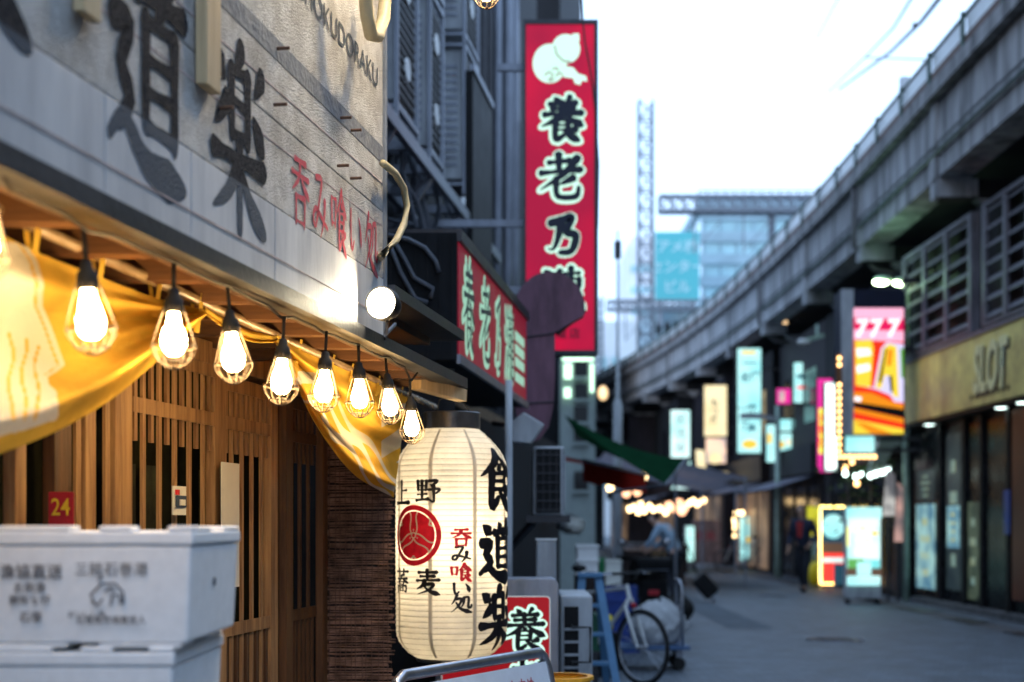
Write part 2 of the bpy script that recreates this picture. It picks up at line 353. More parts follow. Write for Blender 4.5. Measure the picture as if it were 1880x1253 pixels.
M['patch'] = pm('newer_asphalt', (.085,.104,.124), .8, var=.3, scale=3, bump=.8, fine=25)
for a in ((19,30,2.9,3.5),(30.5,34,4.2,5.8)): offgrid('road_patch', *a, .004, M['patch'])
for X_, Y_, lab in ((3.9, 17.2, 'round iron manhole cover nearest in the paving'), (5.0, 27.5, 'round iron manhole cover farther up the paving')):
    t = thing('manhole_cover', lab, 'manhole cover', (X_, Y_, 0), 'manhole covers in the street')
    MB().lathe([(0,.008),(.29,.008),(.31,.004),(.31,.0)], (X_, Y_, 0), n=32, capped=False).build('lid', M['dark_metal'], t)
    k_ = MB()
    for i in range(-3, 4): k_.box(X_-.2, X_+.2, Y_+i*.07-.012, Y_+i*.07+.012, .0085, .013)
    k_.build('tread', M['dark_metal'], t)
    MB().ring((X_, Y_, .004), (0,0,1), .34, .012, 32, 5).build('rim', M['grey_metal'], t)
for i in range(9): 
    o_ = MB().box(6.36, 6.74, 12+i*2.6, 13.2+i*2.6, .0045, .012).build('drain_grate', M['dark_metal']); tag(o_, ['nearest', 'second', 'third', 'fourth', 'fifth', 'sixth', 'seventh', 'eighth', 'farthest'][i]+' iron drain grate in the strip along the slot parlour', 'drain grate', 'drain grates')

# ================================================================== RESTAURANT (left foreground)
rest = thing('restaurant_building', 'timber fronted restaurant with a low eave above lattice doors', 'building', F(3.5, 2, 0))
MB().fbox(-10, 6.02, 1.97, 6, 0, 7.5).build('wall', M['cedar_dark'], rest)
MB().fbox(-1, 4.84, 1.36, 1.969, 2.3, 4.4).build('upper_wall', M['soffit'], rest)
MB().fbox(-1, 6.0, 1.345, 1.968, 2.17, 2.2).build('soffit', M['cedar_dark'], rest)
MB().fbox(4.9, 6.1, 1.22, 1.968, 2.2, 2.24).build('roof', M['dark_metal'], rest)
gut = MB(); gut.fbox(-1, 6.14, 1.215, 1.245, 2.0, 2.042); gut.fbox(-1, 6.14, 1.245, 1.29, 2.0, 2.012); gut.build('gutter', M['dark_metal'], rest)
MB().fbox(-1, 6.12, 1.292, 1.31, 2.0, 2.03).build('eave_batten', M['cedar_dark'], rest)
MB().fbox(-1, 6.1, 1.6, 1.68, 2.03, 2.11).build('purlin', M['beam'], rest)
raf0 = None
for i in range(14):
    Y = 1.75+i*.33
    if raf0 is None: raf0 = MB().fbox(Y, Y+.06, 1.315, 1.95, 2.0, 2.085).build('rafter', M['beam'], rest)
    else: share(raf0, 'rafter', rest, (K1*.33*i, .33*i, 0))
# black angled ends of the eave, the last bare timber
MB().bar(FP(764, 704, 1.36), at(848, 727, 6.1), .05, .05).build('eave_end', M['pine'], rest)

# lattice front
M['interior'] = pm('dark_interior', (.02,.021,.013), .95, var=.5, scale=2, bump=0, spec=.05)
lat = thing('lattice_front', 'slatted cedar sliding doors behind the row of caged bulbs', 'door', F(4.6, 1.8, 0))
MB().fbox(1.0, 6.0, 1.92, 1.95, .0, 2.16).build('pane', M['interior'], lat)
OFF = 1.80
def Yl(px): return FY(px, OFF)
posts = [(20,40,'c'),(92,124,'d'),(150,162,'c'),(205,236,'c'),(388,410,'c'),(492,505,'c'),(520,533,'d'),(588,600,'d')]
for a, b, c in posts:
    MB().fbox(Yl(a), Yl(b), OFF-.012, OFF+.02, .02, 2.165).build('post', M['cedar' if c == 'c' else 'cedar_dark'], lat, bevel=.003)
for (a, b, nsl, o, long_every, z1) in ((236,388,11,OFF,2,1.93),(410,492,9,OFF+.005,2,1.9),(533,588,7,OFF+.03,2,1.9),(124,205,3,OFF,1,2.1)):
    Ya, Yb = Yl(a), Yl(b); base = {}
    for rz, hgt in ((1.765,.045),(1.05,.045),(z1,.05),(.12,.09)):
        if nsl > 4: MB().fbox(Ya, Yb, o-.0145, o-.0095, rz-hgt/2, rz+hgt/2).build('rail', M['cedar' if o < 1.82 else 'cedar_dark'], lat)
    for i in range(nsl):
        Y = Ya+(Yb-Ya)*(i+.5)/nsl; w = .0105 if nsl > 4 else .014
        full = i % 2 == 1 or nsl <= 4
        zz0, zz1 = (.1, z1) if full else (1.66, z1)
        key = (full,)
        if key not in base:
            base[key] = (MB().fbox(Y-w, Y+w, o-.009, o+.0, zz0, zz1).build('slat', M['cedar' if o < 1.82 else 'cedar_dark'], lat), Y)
        else:
            s0, Y0 = base[key]; share(s0, 'slat', lat, (K1*(Y-Y0), Y-Y0, 0))
        if not full:                                              # short slats in the bottom panel
            if 'b' not in base: base['b'] = (MB().fbox(Y-w, Y+w, o-.009, o, .1, 1.07).build('slat', M['cedar_dark'], lat), Y)
            else:
                s0, Y0 = base['b']; share(s0, 'slat', lat, (K1*(Y-Y0), Y-Y0, 0))
MB().fbox(1.0, 6.0, OFF-.02, OFF+.08, 1.945, 2.02).build('lintel', M['cedar'], lat, bevel=.004)
MB().fbox(1.0, 6.0, OFF-.02, OFF+.08, 0, .1).build('sill', M['cedar_dark'], lat)
M['curtain_in'] = pm('dim_green_curtain', (.03,.034,.02), .8, var=.5, scale=9)
for a, b in ((245,262),(272,300),(316,345),(412,430),(440,462),(536,552),(556,575)):
    MB().fbox(Yl(a), Yl(b), 1.885, 1.89, .2, 1.6).build('inner_curtain', M['curtain_in'], lat)
# papers and plates on the front
M['whitepaper'] = pm('white_paper', (.72,.72,.66), .7, var=.08, scale=3, bump=0)
t = MB().fbox(FY(406,OFF-.04), FY(438,OFF-.04), OFF-.043, OFF-.039, 1.2, H+(CY-850)/S*FY(420,OFF-.04)).build('paper_strip', M['whitepaper']); tag(t, 'long blank white paper strip pinned on a lattice post', 'notice')
nb = thing('price_card', 'small printed card with red and blue corner hung in the lattice', 'notice', FP(330, 920, OFF))
Yl2 = Yl; Yl = lambda px: FY(px, OFF-.04)
MB().fbox(Yl(318), Yl(342), OFF-.04, OFF-.036, H+(CY-946)/S*Yl(330), H+(CY-893)/S*Yl(330)).build('card', M['whitepaper'], nb)
M['darkprint'] = pm('dark_blue_print', (.04,.07,.12), .6, bump=0)
z_ = H+(CY-920)/S*Yl(330)
MB().fbox(Yl(321), Yl(339), OFF-.046, OFF-.042, z_-.02, z_+.016).build('print_block', M['darkprint'], nb)
MB().fbox(Yl(320), Yl(326), OFF-.047, OFF-.043, z_+.018, z_+.034).build('print_block', M['redink'], nb)
MB().fbox(Yl(326), Yl(335), OFF-.050, OFF-.0465, z_-.014, z_+.004).build('print_block', M['whitepaper'], nb)
Yl = Yl2
M['redplate'] = pm('red_enamel', (.4,.02,.03), .35, var=.15)
M['yellowpaint'] = pm('yellow_paint', (.8,.58,.04), .5, var=.15, bump=0)
p24 = thing('number_plate', 'red plate with yellow 24 fixed beside the stacked foam boxes', 'sign', at(112, 930, 3.55))
c_ = at(112, 930, 3.55); MB().box(c_.x-.032, c_.x+.032, c_.y, c_.y+.006, c_.z-.05, c_.z+.036).build('plate', M['redplate'], p24, bevel=.002)
lettering('24', (c_.x, c_.y, c_.z-.022), (1,0,0), (0,0,1), .06, M['yellowpaint'], p24, bold=.01, sx=.8)

# signboard on the eave
BO = 1.25
bd = thing('signboard', 'large weathered white restaurant signboard with black brush lettering', 'sign', F(3.4, BO, 2.04))
M['boardpaint'] = pm('weathered_white_board', (.66,.63,.59), .8, var=.12, scale=9, bump=.8, fine=190, c2=(.43,.395,.35), spec=.2)
M['flashing'] = pm('painted_flashing', (.64,.62,.6), .55, var=.12, scale=5, streak=5, bump=.08, c2=(.45,.44,.44), spec=.3)
MB().fbox(.2, 4.84, BO-.0045, BO+.09, 2.252, 2.4765).build('panel', M['boardpaint'], bd, bevel=.003)
MB().fbox(.2, 4.84, BO-.004, BO+.09, 2.479, 4.3).build('panel', M['boardpaint'], bd, bevel=.003)
for a, b in ((.2, 2.745), (2.75, 3.17), (3.175, 3.73), (3.735, 4.842)):
    MB().fbox(a, b, BO-.006, BO+.08, 2.044, 2.249).build('flashing_strip', M['flashing'], bd, bevel=.002)
M['frame_grey'] = pm('lead_grey_trim', (.2,.21,.23), .5, var=.3)
MB().fbox(4.842, 4.868, BO-.012, BO+.1, 2.03, 4.3).build('end_trim', M['frame_grey'], bd)
M['greyband'] = pm('worn_grey_band', (.13,.135,.15), .75, var=.6, scale=22, bump=.4, c2=(.24,.24,.24))
MB().fbox(.2, 4.838, BO-.0055, BO-.0042, 2.64, 2.697).build('painted_band', M['greyband'], bd)
M['rustline'] = pm('rust_stain', (.54,.43,.41), .8, var=.4, scale=12, bump=0)
def line(Ya, za, Yb, zb, h, o=BO-.0045, m='rustline'):
    return MB().hexa([(K1*Ya-o, Ya, za), (K1*Ya-o+.0015, Ya, za), (K1*Yb-o+.0015, Yb, zb), (K1*Yb-o, Yb, zb), (K1*Ya-o, Ya, za+h), (K1*Ya-o+.0015, Ya, za+h), (K1*Yb-o+.0015, Yb, zb+h), (K1*Yb-o, Yb, zb+h)]).build('stain_line', M[m], bd)
line(.5, 2.105, 4.83, 2.118, .003, BO-.0075); line(.5, 2.385, 4.83, 2.425, .0035); line(.5, 2.53, 4.83, 2.57, .0035)
M['signink'] = pm('worn_sign_paint', (.005,.0055,.008), .85, var=.5, scale=110, bump=.6, c2=(.05,.05,.058), fine=160, spec=.08)
_t = M['signink'].node_tree; _L = _t.links.new; _b = _t.nodes['Principled BSDF']; _src = _b.inputs['Base Color'].links[0].from_socket
_g = _t.nodes.new('ShaderNodeNewGeometry'); _s = _t.nodes.new('ShaderNodeSeparateXYZ'); _L(_g.outputs['Position'], _s.inputs[0])
_mt = _t.nodes.new('ShaderNodeMath'); _mt.operation = 'LESS_THAN'; _mt.inputs[1].default_value = 2.25; _L(_s.outputs[2], _mt.inputs[0])
_mx = _t.nodes.new('ShaderNodeMix'); _mx.data_type = 'RGBA'; _L(_mt.outputs[0], _mx.inputs[0]); _L(_src, _mx.inputs[6]); _mx.inputs[7].default_value = (.1,.112,.13,1); _L(_mx.outputs[2], _b.inputs['Base Color'])
fd = Vector((K1, 1, 0)).normalized(); fn_ = Vector((1, -K1, 0)).normalized()
for ch, Ya, wd, z0, hh in (('食', 2.02, .46, 2.23, .44), ('道', 2.76, .385, 2.125, .47), ('楽', 3.285, .375, 2.135, .44)):
    brush(MB(), ch, planefn(F(Ya, BO, z0)+fn_*.0072, fd, (0,0,1), wd, hh), wid=13.5, dz=.00008).build('brush_character', M['signink'], bd, fix=False)
M['redpaint'] = pm('faded_red_paint', (.46,.035,.055), .65, var=.35, scale=80, bump=.2, c2=(.45,.14,.15))
for i, ch in enumerate('呑み喰い処'):
    brush(MB(), ch, planefn(F(3.86+i*.185, BO, 2.235)+fn_*.0072, fd, (0,0,1), .165, .2), wid=10, dz=.0001).build('brush_character', M['redpaint'], bd, fix=False)
M['thinink'] = pm('thin_grey_paint', (.06,.07,.08), .7, var=.3, bump=0)
lettering('SHOKUDORAKU', F(4.77, BO-.005, 2.875), fd, (0,0,1), .098, M['thinink'], bd, bold=.004, align='RIGHT', sx=1.15, lift=.002)
MB().fbox(3.19, 3.275, BO-.035, BO-.0085, 2.405, 4.3).build('batten', M['pine'], bd, bevel=.002)
MB().fbox(2.61, 2.68, BO-.03, BO-.009, 2.36, 4.3).build('batten', M['pine'], bd, bevel=.002)
MB().fbox(2.55, 2.76, BO-.05, BO-.031, 2.56, 2.7).build('batten', M['pine'], bd, bevel=.002)
peg0 = None
for px, py in ((505,90),(500,193),(398,199),(622,217),(641,240),(617,305),(641,328)):
    p = FP(px, py, BO)
    if peg0 is None: peg0 = MB().tube([p+fn_*.001, p+fn_*.04], .0045, 6).build('peg', M['rust'], bd); pp = p
    else: share(peg0, 'peg', bd, p-pp)

# gooseneck lamp over the top of the signboard, fed by the cream conduit
gn = thing('sign_lamp', 'gooseneck lamp above the signboard fed by the cream conduit', 'lamp', F(4.35, BO, 3.75))
MB().tube([F(4.5, 1.24, 3.95), F(4.48, 1.1, 4.0), F(4.42, .85, 3.98), F(4.36, .72, 3.86)], .014, 8).build('arm', M['cream_pipe'], gn, smooth=True)
lc_ = F(4.34, .7, 3.8); la_ = (F(4.15, 1.25, 2.9)-lc_).normalized()
MB().lathe([(.02,-.06),(.05,-.04),(.11,.05),(.104,.05),(.045,-.035)], lc_, la_, 24, capped=False).build('shade', M['dark_metal'], gn, smooth='auto'); MB().lathe([(0,.0),(.03,.0),(.032,-.03)], lc_, la_, 14, capped=False).build('bulb', M['flood'], gn)
sl_ = bpy.data.lights.new('sign_lamp_light', 'SPOT'); sl_.energy = 75; sl_.color = (1,.8,.5); sl_.spot_size = R(105); sl_.spot_blend = .8; sl_.shadow_soft_size = .14
sl_o = bpy.data.objects.new('sign_lamp_light', sl_); COL.objects.link(sl_o); sl_o.location = lc_+la_*.03; sl_o.rotation_euler = la_.to_track_quat('-Z', 'Y').to_euler(); sl_o.parent = gn; sl_o.matrix_parent_inverse = mw(gn).inverted()

# row of caged bulbs
spots = [1.96, 2.315] + [FY(px, 1.25) for px in (165, 319, 427, 517, 595, 660, 715)] + [5.27]
zs = [1.9, 1.885] + [H+(CY-py)/S*FY(px, 1.25) for px, py in ((165,575),(319,612),(427,645),(517,690),(595,708),(660,722),(715,738))] + [1.79]
cage = MB()
for k in range(12):
    a = 2*math.pi*k/12
    prof = ([(.0185,.062),(.034,.015),(.0475,-.03)] if k % 2 == 0 else [(.0475,-.03)])+[(.043,-.047),(.03,-.066),(.012,-.078),(0,-.08)]
    cage.tube([(r*math.cos(a), r*math.sin(a), z) for r, z in prof], .0015, 4, False)
for r, z in ((.0475,-.03),(.03,-.066),(.0185,.06)): cage.ring((0,0,z), (0,0,1), r, .0016, 20, 4)
sock = MB(); sock.lathe([(.006,.1),(.011,.096),(.013,.082),(.019,.076),(.0215,.06),(.0195,.045),(.014,.044)], (0,0,0), n=14); sock.tube([(0,0,.095),(0,0,.16)], .005, 6)
blb = MB(); blb.lathe([(0,-.05),(.012,-.0485),(.022,-.04),(.0275,-.025),(.0275,-.012),(.023,.005),(.0165,.025),(.013,.044)], (0,0,0), n=14, capped=False)
M['cagewire'] = pm('cage_wire', (.12,.095,.07), .45, .2)
lamp0 = None
names = ['first caged bulb at the left end of the eave row', 'caged bulb half cut off in front of the white cloth pattern', 'large blurred caged bulb before the yellow cloth swag', 'caged bulb hanging at the tip of the left cloth swag', 'caged bulb in front of the lattice top rail', 'caged bulb beside the gathered right cloth swag', 'caged bulb before the upper edge of the right cloth', 'caged bulb in the middle of the right cloth', 'caged bulb low over the right cloth fold', 'last caged bulb of the row next to the paper lantern']
for i, (Y, z) in enumerate(zip(spots, zs)):
    p = F(Y, 1.25, z)
    if lamp0 is None:
        lamp0 = thing('caged_bulb', names[0], 'lamp', p, 'caged bulbs strung under the eave')
        for nm, mb, m in (('cage', cage, M['cagewire']), ('socket', sock, M['rubber']), ('bulb', blb, M['bulb'])):
            o = link(nm, mb.mesh(nm), m); o.parent = lamp0
            o.data.polygons.foreach_set('use_smooth', [True]*len(o.data.polygons))
    else:
        d_ = dup(lamp0, p-lamp0.location, names[i]); d_.rotation_euler = (random.uniform(-.09,.09), random.uniform(-.09,.09), random.uniform(0, 6.28))
wire = MB(); pts = []
for i, (Y, z) in enumerate(zip(spots, zs)):
    pts += [F(Y-.1, 1.252, 1.985), F(Y, 1.252, z+.155), F(Y+.1, 1.252, 1.985)]
wire.tube(pts, .004, 6); o = wire.build('lamp_cable', M['cable']); tag(o, 'black cable looping along the eave between the bulb sockets', 'cable')

# curtain rod and yellow swagged cloth
RO = 1.45
def rody(px): return 423+.45*(px-77)
rod = thing('curtain_rod', 'long bamboo rod carrying the yellow cloth under the eave', 'rod', FP(300, rody(300), RO))
MB().tube([FP(px, rody(px), RO) for px in (-260, -60, 100, 300, 500, 700, 800)], .014, 10).build('pole', M['bamboo'], rod, smooth=True)
for px in (60,180,285,362,545,606,641,690,733):
    p = FP(px, rody(px), RO); q = p-Vector((0,0,.085 if px < 400 else .06))
    M.setdefault('ycloth', cloth('yellow_cloth', (.83,.57,.1), .5))
    MB().add([p+Vector((0,0,.017))+fd*-.012+fn_*.016, p+Vector((0,0,.017))+fd*.012+fn_*.016, q+fd*.014, q-fd*.014], [(0,1,2,3)]).add([p+Vector((0,0,.017))+fd*-.012-fn_*.016, p+Vector((0,0,.017))+fd*.012-fn_*.016, q+fd*.014+fn_*-.004, q-fd*.014+fn_*-.004], [(0,1,2,3)]).build('tie_loop', M['ycloth'], rod)
def interp(P, t):
    t = t*(len(P)-1); i = min(len(P)-2, int(t)); f = t-i
    a, b, c, d = P[max(i-1,0)], P[i], P[i+1], P[min(i+2,len(P)-1)]
    return tuple(.5*((2*b[k])+(c[k]-a[k])*f+(2*a[k]-5*b[k]+4*c[k]-d[k])*f*f+(3*b[k]-a[k]-3*c[k]+d[k])*f**3) for k in (0,1))
M['nclothL'] = cloth('yellow_cloth_white_print', (.83,.57,.1), .5, (.75,.73,.66), 'print')
def swag(name, top, bot, ns, ntt, folds, pattern, label, cat, amp=.03, thick=.0):
    P = []; pr = []
    for i in range(ns+1):
        s = i/ns; a = interp(top, s); b = interp(bot, s); row = []
        for j in range(ntt+1):
            t = j/ntt; px = a[0]+(b[0]-a[0])*t; py = a[1]+(b[1]-a[1])*t
            d = folds(s, t)*amp
            p = FP(px, py, RO-d); row.append(p); pr.append(pattern(px, py, s, t))
        P.append(row)
    o = MB().grid(P).build(name, M['nclothL'], smooth=True, fix=False)
    at_ = o.data.attributes.new('print', 'FLOAT', 'POINT'); at_.data.foreach_set('value', pr)
    sol = o.modifiers.new('cloth_thickness', 'SOLIDIFY'); sol.thickness = .003
    return tag(o, label, cat, 'yellow cloths swagged over the doors')
def sstep(x, a, b): t = max(0, min(1, (x-a)/(b-a))); return t*t*(3-2*t)
def patL(px, py, s, t):
    E_ = [(440,40),(480,66),(520,78),(560,76),(600,92),(640,106),(672,118),(684,104),(694,86),(708,88),(722,104),(760,106),(790,92)]
    edge = 30
    for (ya, xa_), (yb, xb_) in zip(E_, E_[1:]):
        if ya <= py <= yb: edge = xa_+(xb_-xa_)*(py-ya)/(yb-ya)
    v = 1-sstep(px, edge-3, edge+3)
    if py < 446 or py > 800-.3*px: v = 0
    if abs(px-edge+13) < 2.5 and py < 690: v *= .1
    for q in (0, 1, 2):                                            # yellow line work in the white shape
        lx = 18+q*24+5*math.sin(py*.06+q)
        if abs(px-lx) < 3.2 and 610+q*12 < py < 770: v *= .1
    return v
swag('yellow_cloth', [(-160,350),(-60,398),(60,460),(180,508),(285,548),(375,571)], [(-160,890),(-60,858),(0,832),(100,792),(200,735),(290,660),(345,608),(377,578)],
     190, 130, lambda s, t: (.6*math.sin(t*9*(1.1-.3*s)+1.5*s)+.35*math.sin(t*21-5*s)*sstep(s,.25,.7)+.3*math.sin(s*17+t*4)*(1-t))*sstep(t,0,.2)+1.1*math.exp(-((t-.86)/.06)**2), patL, 'yellow cloth with white pattern drooping at the far left of the doors', 'curtain', .05)
swag('yellow_cloth', [(376,566),(420,592),(460,610),(508,616)], [(377,578),(415,606),(460,628),(508,630)], 24, 8, lambda s, t: math.sin(t*7), lambda *a: 0, 'narrow twisted yellow cloth between the two larger swags', 'curtain', .015)
def patR(px, py, s, t):
    u = (px-560)/170; c = 640+235*max(0,u)**.85+20
    v = 0
    for k in range(3):
        d = py-(c+ -10+k*27+9*math.sin(px*.09+k*1.7))
        v = max(v, (1-sstep(abs(d), 5+3*math.sin(px*.05+k), 9+3*math.sin(px*.05+k)))*sstep(px, 586, 596))
    v = max(v, sstep(px, 694, 704)*sstep(py, 736, 746)*(1-sstep(py, 845, 856))*sstep(math.sin(py*.11+px*.07), -.45, -.15))
    v = max(v, sstep(px, 541, 549)*(1-sstep(px, 576, 584))*sstep(py, 656, 664)*(1-sstep(py, 736, 744))*sstep(math.sin(py*.12), .05, .35))
    return v
swag('yellow_cloth', [(508,614),(545,636),(606,664),(641,680),(690,702),(748,728)], [(508,632),(540,700),(575,772),(612,828),(652,872),(690,896),(722,912)],
     170, 150, lambda s, t: (math.sin(t*12-2.5*s)*.8+math.sin(t*25+s*4)*.3)*sstep(t,0,.25)+.6*t*math.sin(s*3.1)+.8*math.exp(-((t-.88)/.05)**2), patR, 'yellow cloth with white wave print gathered down behind the lantern', 'curtain', .04)

# foam boxes
def foam(name, zt, dx, label, printed):
    y0, x1 = 2.6, at(352, 965, 2.6).x+dx; hgt = .214; x0 = x1-.56; y1 = y0+.44; z0 = zt-hgt
    t = thing('foam_box', label, 'box', ((x0+x1)/2, (y0+y1)/2, z0), 'white foam boxes stacked by the doors')
    b = MB(); b.hexa([(x0+.008,y0+.006,z0+.001),(x1-.008,y0+.006,z0+.001),(x1-.008,y1-.006,z0+.001),(x0+.008,y1-.006,z0+.001),(x0,y0,zt-.034),(x1,y0,zt-.034),(x1,y1,zt-.034),(x0,y1,zt-.034)])
    b.build('body', M['foam'], t, bevel=.006)
    b = MB()                                                       # feet that leave the handle gap
    for a, c in ((x0+.02, x0+.33), (x1-.17, x1-.02)): b.box(a, c, y0+.001, y0+.1, z0-.006, z0+.0005)
    b.build('foot', M['foam'], t)
    l = MB(); l.box(x0-.004, x1+.004, y0-.004, y1+.004, zt-.033, zt-.008)
    for a, c in ((x0, x0+.11), (x0+.15, x0+.34), (x0+.39, x0+.45), (x1-.045, x1+.003)): l.box(a, c, y0-.003, y0+.06, zt-.0085, zt+.002)
    for a, c in ((y0+.065, y0+.16), (y0+.3, y1)): l.box(x1-.06, x1+.003, a, c, zt-.0085, zt+.001)
    l.build('lid', M['foam'], t, bevel=.005)
    if printed:
        f = lambda px, py: at(px, py, y0)
        X = (1,0,0); Z = (0,0,1)
        for txt, px, py, sz in (('漁協直送', 58, 1060, .029), ('お刺身', 56, 1086, .02), ('鮮度良好', 56, 1108, .019), ('石巻', 58, 1140, .021)):
            p = f(px, py); lettering(txt, (p.x, y0-.0005, p.z), X, Z, sz, M['stamp'], t, bold=.012, lift=.004)
        p = f(205, 1055); lettering('三陸石巻港', (p.x, y0-.0005, p.z), X, Z, .027, M['stamp'], t, bold=.002)
        p = f(160, 1133); lettering('おいしい魚', (p.x, y0-.0005, p.z), X, Z, .014, M['stamp'], t, bold=.01)
        p = f(205, 1144); lettering('石巻魚市場買受人', (p.x, y0-.0005, p.z), X, Z, .016, M['stamp'], t, bold=.012)
        d = MB(); c = f(197, 1092)                                  # fish drawing
        for q in ([(-.02,-.02),(-.03,.0),(-.01,.02),(.016,.02),(.03,.004),(.03,-.016)], [(-.028,-.012),(-.018,-.02),(-.008,-.008)], [(.006,-.02),(.01,0),(.024,-.002),(.026,-.018)], [(-.004,.006),(.006,.012),(.014,.008)], [(-.016,.026),(-.008,.034)]):
            d.tube([(c.x+a, y0-.003, c.z+e) for a, e in q], .0018, 5)
        d.build('fish_drawing', M['stamp'], t)
    s = MB(); s.box(x1-.003, x1-.0005, y0+.2, y0+.215, zt-.115, zt-.1); s.build('scuff', M['stamp'], t)
    return t
foam('a', 1.412, 0, 'topmost white foam fish box with faded black print and notched lid', True)
for k in range(1, 6):
    foam('b', 1.412-.221*k, -.035 if k == 1 else random.uniform(-.03, .02), ['', 'plain white foam box directly below the printed one', 'third foam box down the stack', 'fourth foam box down the stack', 'fifth foam box down the stack', 'sixth foam box down the stack'][k], False)
MB().box(-1.2,-.6,2.62,3.05,0,.085).build('pallet', M['pine']); tag(bpy.data.objects['pallet'], 'low wooden pallet under the stacked foam boxes', 'pallet')

# bamboo blind on the return
bl = thing('reed_blind', 'dark reed blind hanging behind the left side of the lantern', 'blind', at(657, 960, 6.03))
xa, xb = at(600, 960, 6.03).x, at(718, 960, 6.03).x; rnd = random.Random(3)
reeds = MB(); thr = MB(); z = .15
while z < 1.98:
    zz = z+rnd.uniform(-.004,.004); r = rnd.uniform(.0025,.0042); e0, e1 = rnd.uniform(-.014,.014), rnd.uniform(-.014,.02)
    n = 5; reeds.tube([(xa+e0+(xb-xa+e1-e0)*i/n, 6.03+rnd.uniform(-.003,.003), zz+rnd.uniform(-.0025,.0025)) for i in range(n+1)], r, 5); z += rnd.uniform(.0065,.0095)
for i in range(12):
    x = xa+(xb-xa)*(i+.5)/12+rnd.uniform(-.004,.004); thr.tube([(x+rnd.uniform(-.002,.002), 6.025, .15+1.83*j/12) for j in range(13)], .0018, 4)
stuff(reeds.build('reed', M['reed'], bl)); thr.build('binding_thread', M['thread'], bl)
MB().box(xa-.02, xb+.02, 6.02, 6.05, 1.97, 2.0).build('rail', M['cedar_dark'], bl)
MB().box(xa-.0, xb, 6.042, 6.05, .1, 1.97).build('backing', M['darkwall'], bl)

# ================================================================== PAPER LANTERN
LY = 6.15; LC = at(829, 960, LY); LR = 103/S*LY; ZT = H+(CY-787)/S*LY; ZB = H+(CY-1207)/S*LY
lan = thing('paper_lantern', 'large cream paper lantern with black and red brush characters', 'lantern', (LC.x, LC.y, ZB))
LH = ZT-ZB
def lrad(z):                                                       # lantern radius at height z above its bottom
    t = z/LH; top = 1-t; 
    r = 1.0
    if top < .17: r = .485+.515*math.sin(math.pi/2*min(1, top/.18))**.95
    if t < .12: r = .62+.38*math.sin(math.pi/2*(t/.12))**.7
    return LR*r*(1-.012*((t-.5)*2)**2)
NR = 42; prof = []
for i in range(NR*4+1):
    z = LH*i/(NR*4); ph = (i % 4)/4
    prof.append((lrad(z)-.0028*math.sin(math.pi*ph), z))
M['paper'] = cloth('lantern_paper', (.8,.765,.655), .45)
M['cap'] = pm('lantern_cap_metal', (.07,.07,.07), .35, .4, var=.4)
MB().lathe(prof, (LC.x, LC.y, ZB), n=72, capped=False).build('paper_body', M['paper'], lan, smooth=True)
rb = MB()
for i in range(1, NR): rb.ring((LC.x, LC.y, ZB+LH*i/NR), (0,0,1), lrad(LH*i/NR)-.0006, .0012, 56, 5)
M['rib'] = pm('rib_paper', (.42,.37,.28), .7)
stuff(rb.build('rib', M['rib'], lan, smooth=True))
def lfn(th0, zc, w, hgt):                                          # box on the paper: angle of centre, centre height, width, height
    def f(u, v, z):
        zz = zc-ZB+(v-.5)*hgt; r = lrad(max(0, min(LH, zz)))+.0018+z; a = th0+(u-.5)*w/LR
        return Vector((LC.x+r*math.sin(a), LC.y-r*math.cos(a), ZB+zz))
    return f
M['seam'] = cloth('pasted_paper_seam', (.62,.57,.46), .3)
for d in (-64, -19, 26, 71, 116, 161, 206, 251):
    P = [[lfn(R(d), (ZT+ZB)/2, .018, LH)(u, v, -.0012) for u in (0,.5,1)] for v in [.012+.976*j/160 for j in range(161)]]
    MB().grid(P).build('seam', M['seam'], lan, smooth=True, fix=False)
def zpx(py): return H+(CY-py)/S*(LY-.15)
def lchar(ch, th, py, wpx, hpx, m, wid): brush(MB(), ch, lfn(R(th), zpx(py), wpx/S*LY, hpx/S*(LY-.1)), wid=wid, dz=.0001).build('brush_character', M[m], lan, fix=False)
for ch, py in (('食', 883), ('道', 1012), ('楽', 1135)): lchar(ch, 58, py, 98, 108, 'ink', 18)
for ch, py, m in (('呑', 987, 'redink'), ('み', 1017, 'ink'), ('喰', 1050, 'redink'), ('い', 1080, 'ink'), ('処', 1107, 'ink')): lchar(ch, 12, py, 38, 33, m, 16)
lchar('上', -57, 905, 46, 44, 'ink', 18); lchar('野', -22, 902, 46, 42, 'ink', 15)
lchar('蕎', -57, 1066, 44, 42, 'ink', 12); lchar('麦', -22, 1067, 48, 44, 'ink', 16)
ef = lfn(R(-38), zpx(983), 110/S*LY, 108/S*LY)                      # crest: ring and three heart leaves
def poly(mb, pts, z):
    c = Vector((sum(p[0] for p in pts)/len(pts), sum(p[1] for p in pts)/len(pts))); n = len(pts); rows = []
    for k in (0, .33, .66, 1): rows.append([ef(*(c+(Vector(p)-c)*k), z) for p in pts+[pts[0]]])
    mb.grid(rows)
mb = MB(); N = 60
mb.grid([[ef(.5+r*math.cos(2*math.pi*i/N), .5+r*math.sin(2*math.pi*i/N), .0002) for r in (.5,.47,.44,.415)] for i in range(N+1)])
poly(mb, [(.5+.393*math.cos(2*math.pi*i/N), .5+.393*math.sin(2*math.pi*i/N)) for i in range(N)], .0004)
mb.build('crest', M['redink'], lan, fix=False)
M['creamink'] = pm('unprinted_paper', (.75,.64,.45), .7, bump=0)
mb = MB(); mb.grid([[ef(.5+r*math.cos(2*math.pi*i/N), .5+r*math.sin(2*math.pi*i/N), .0012) for r in (.052,.04,.034)] for i in range(N+1)])
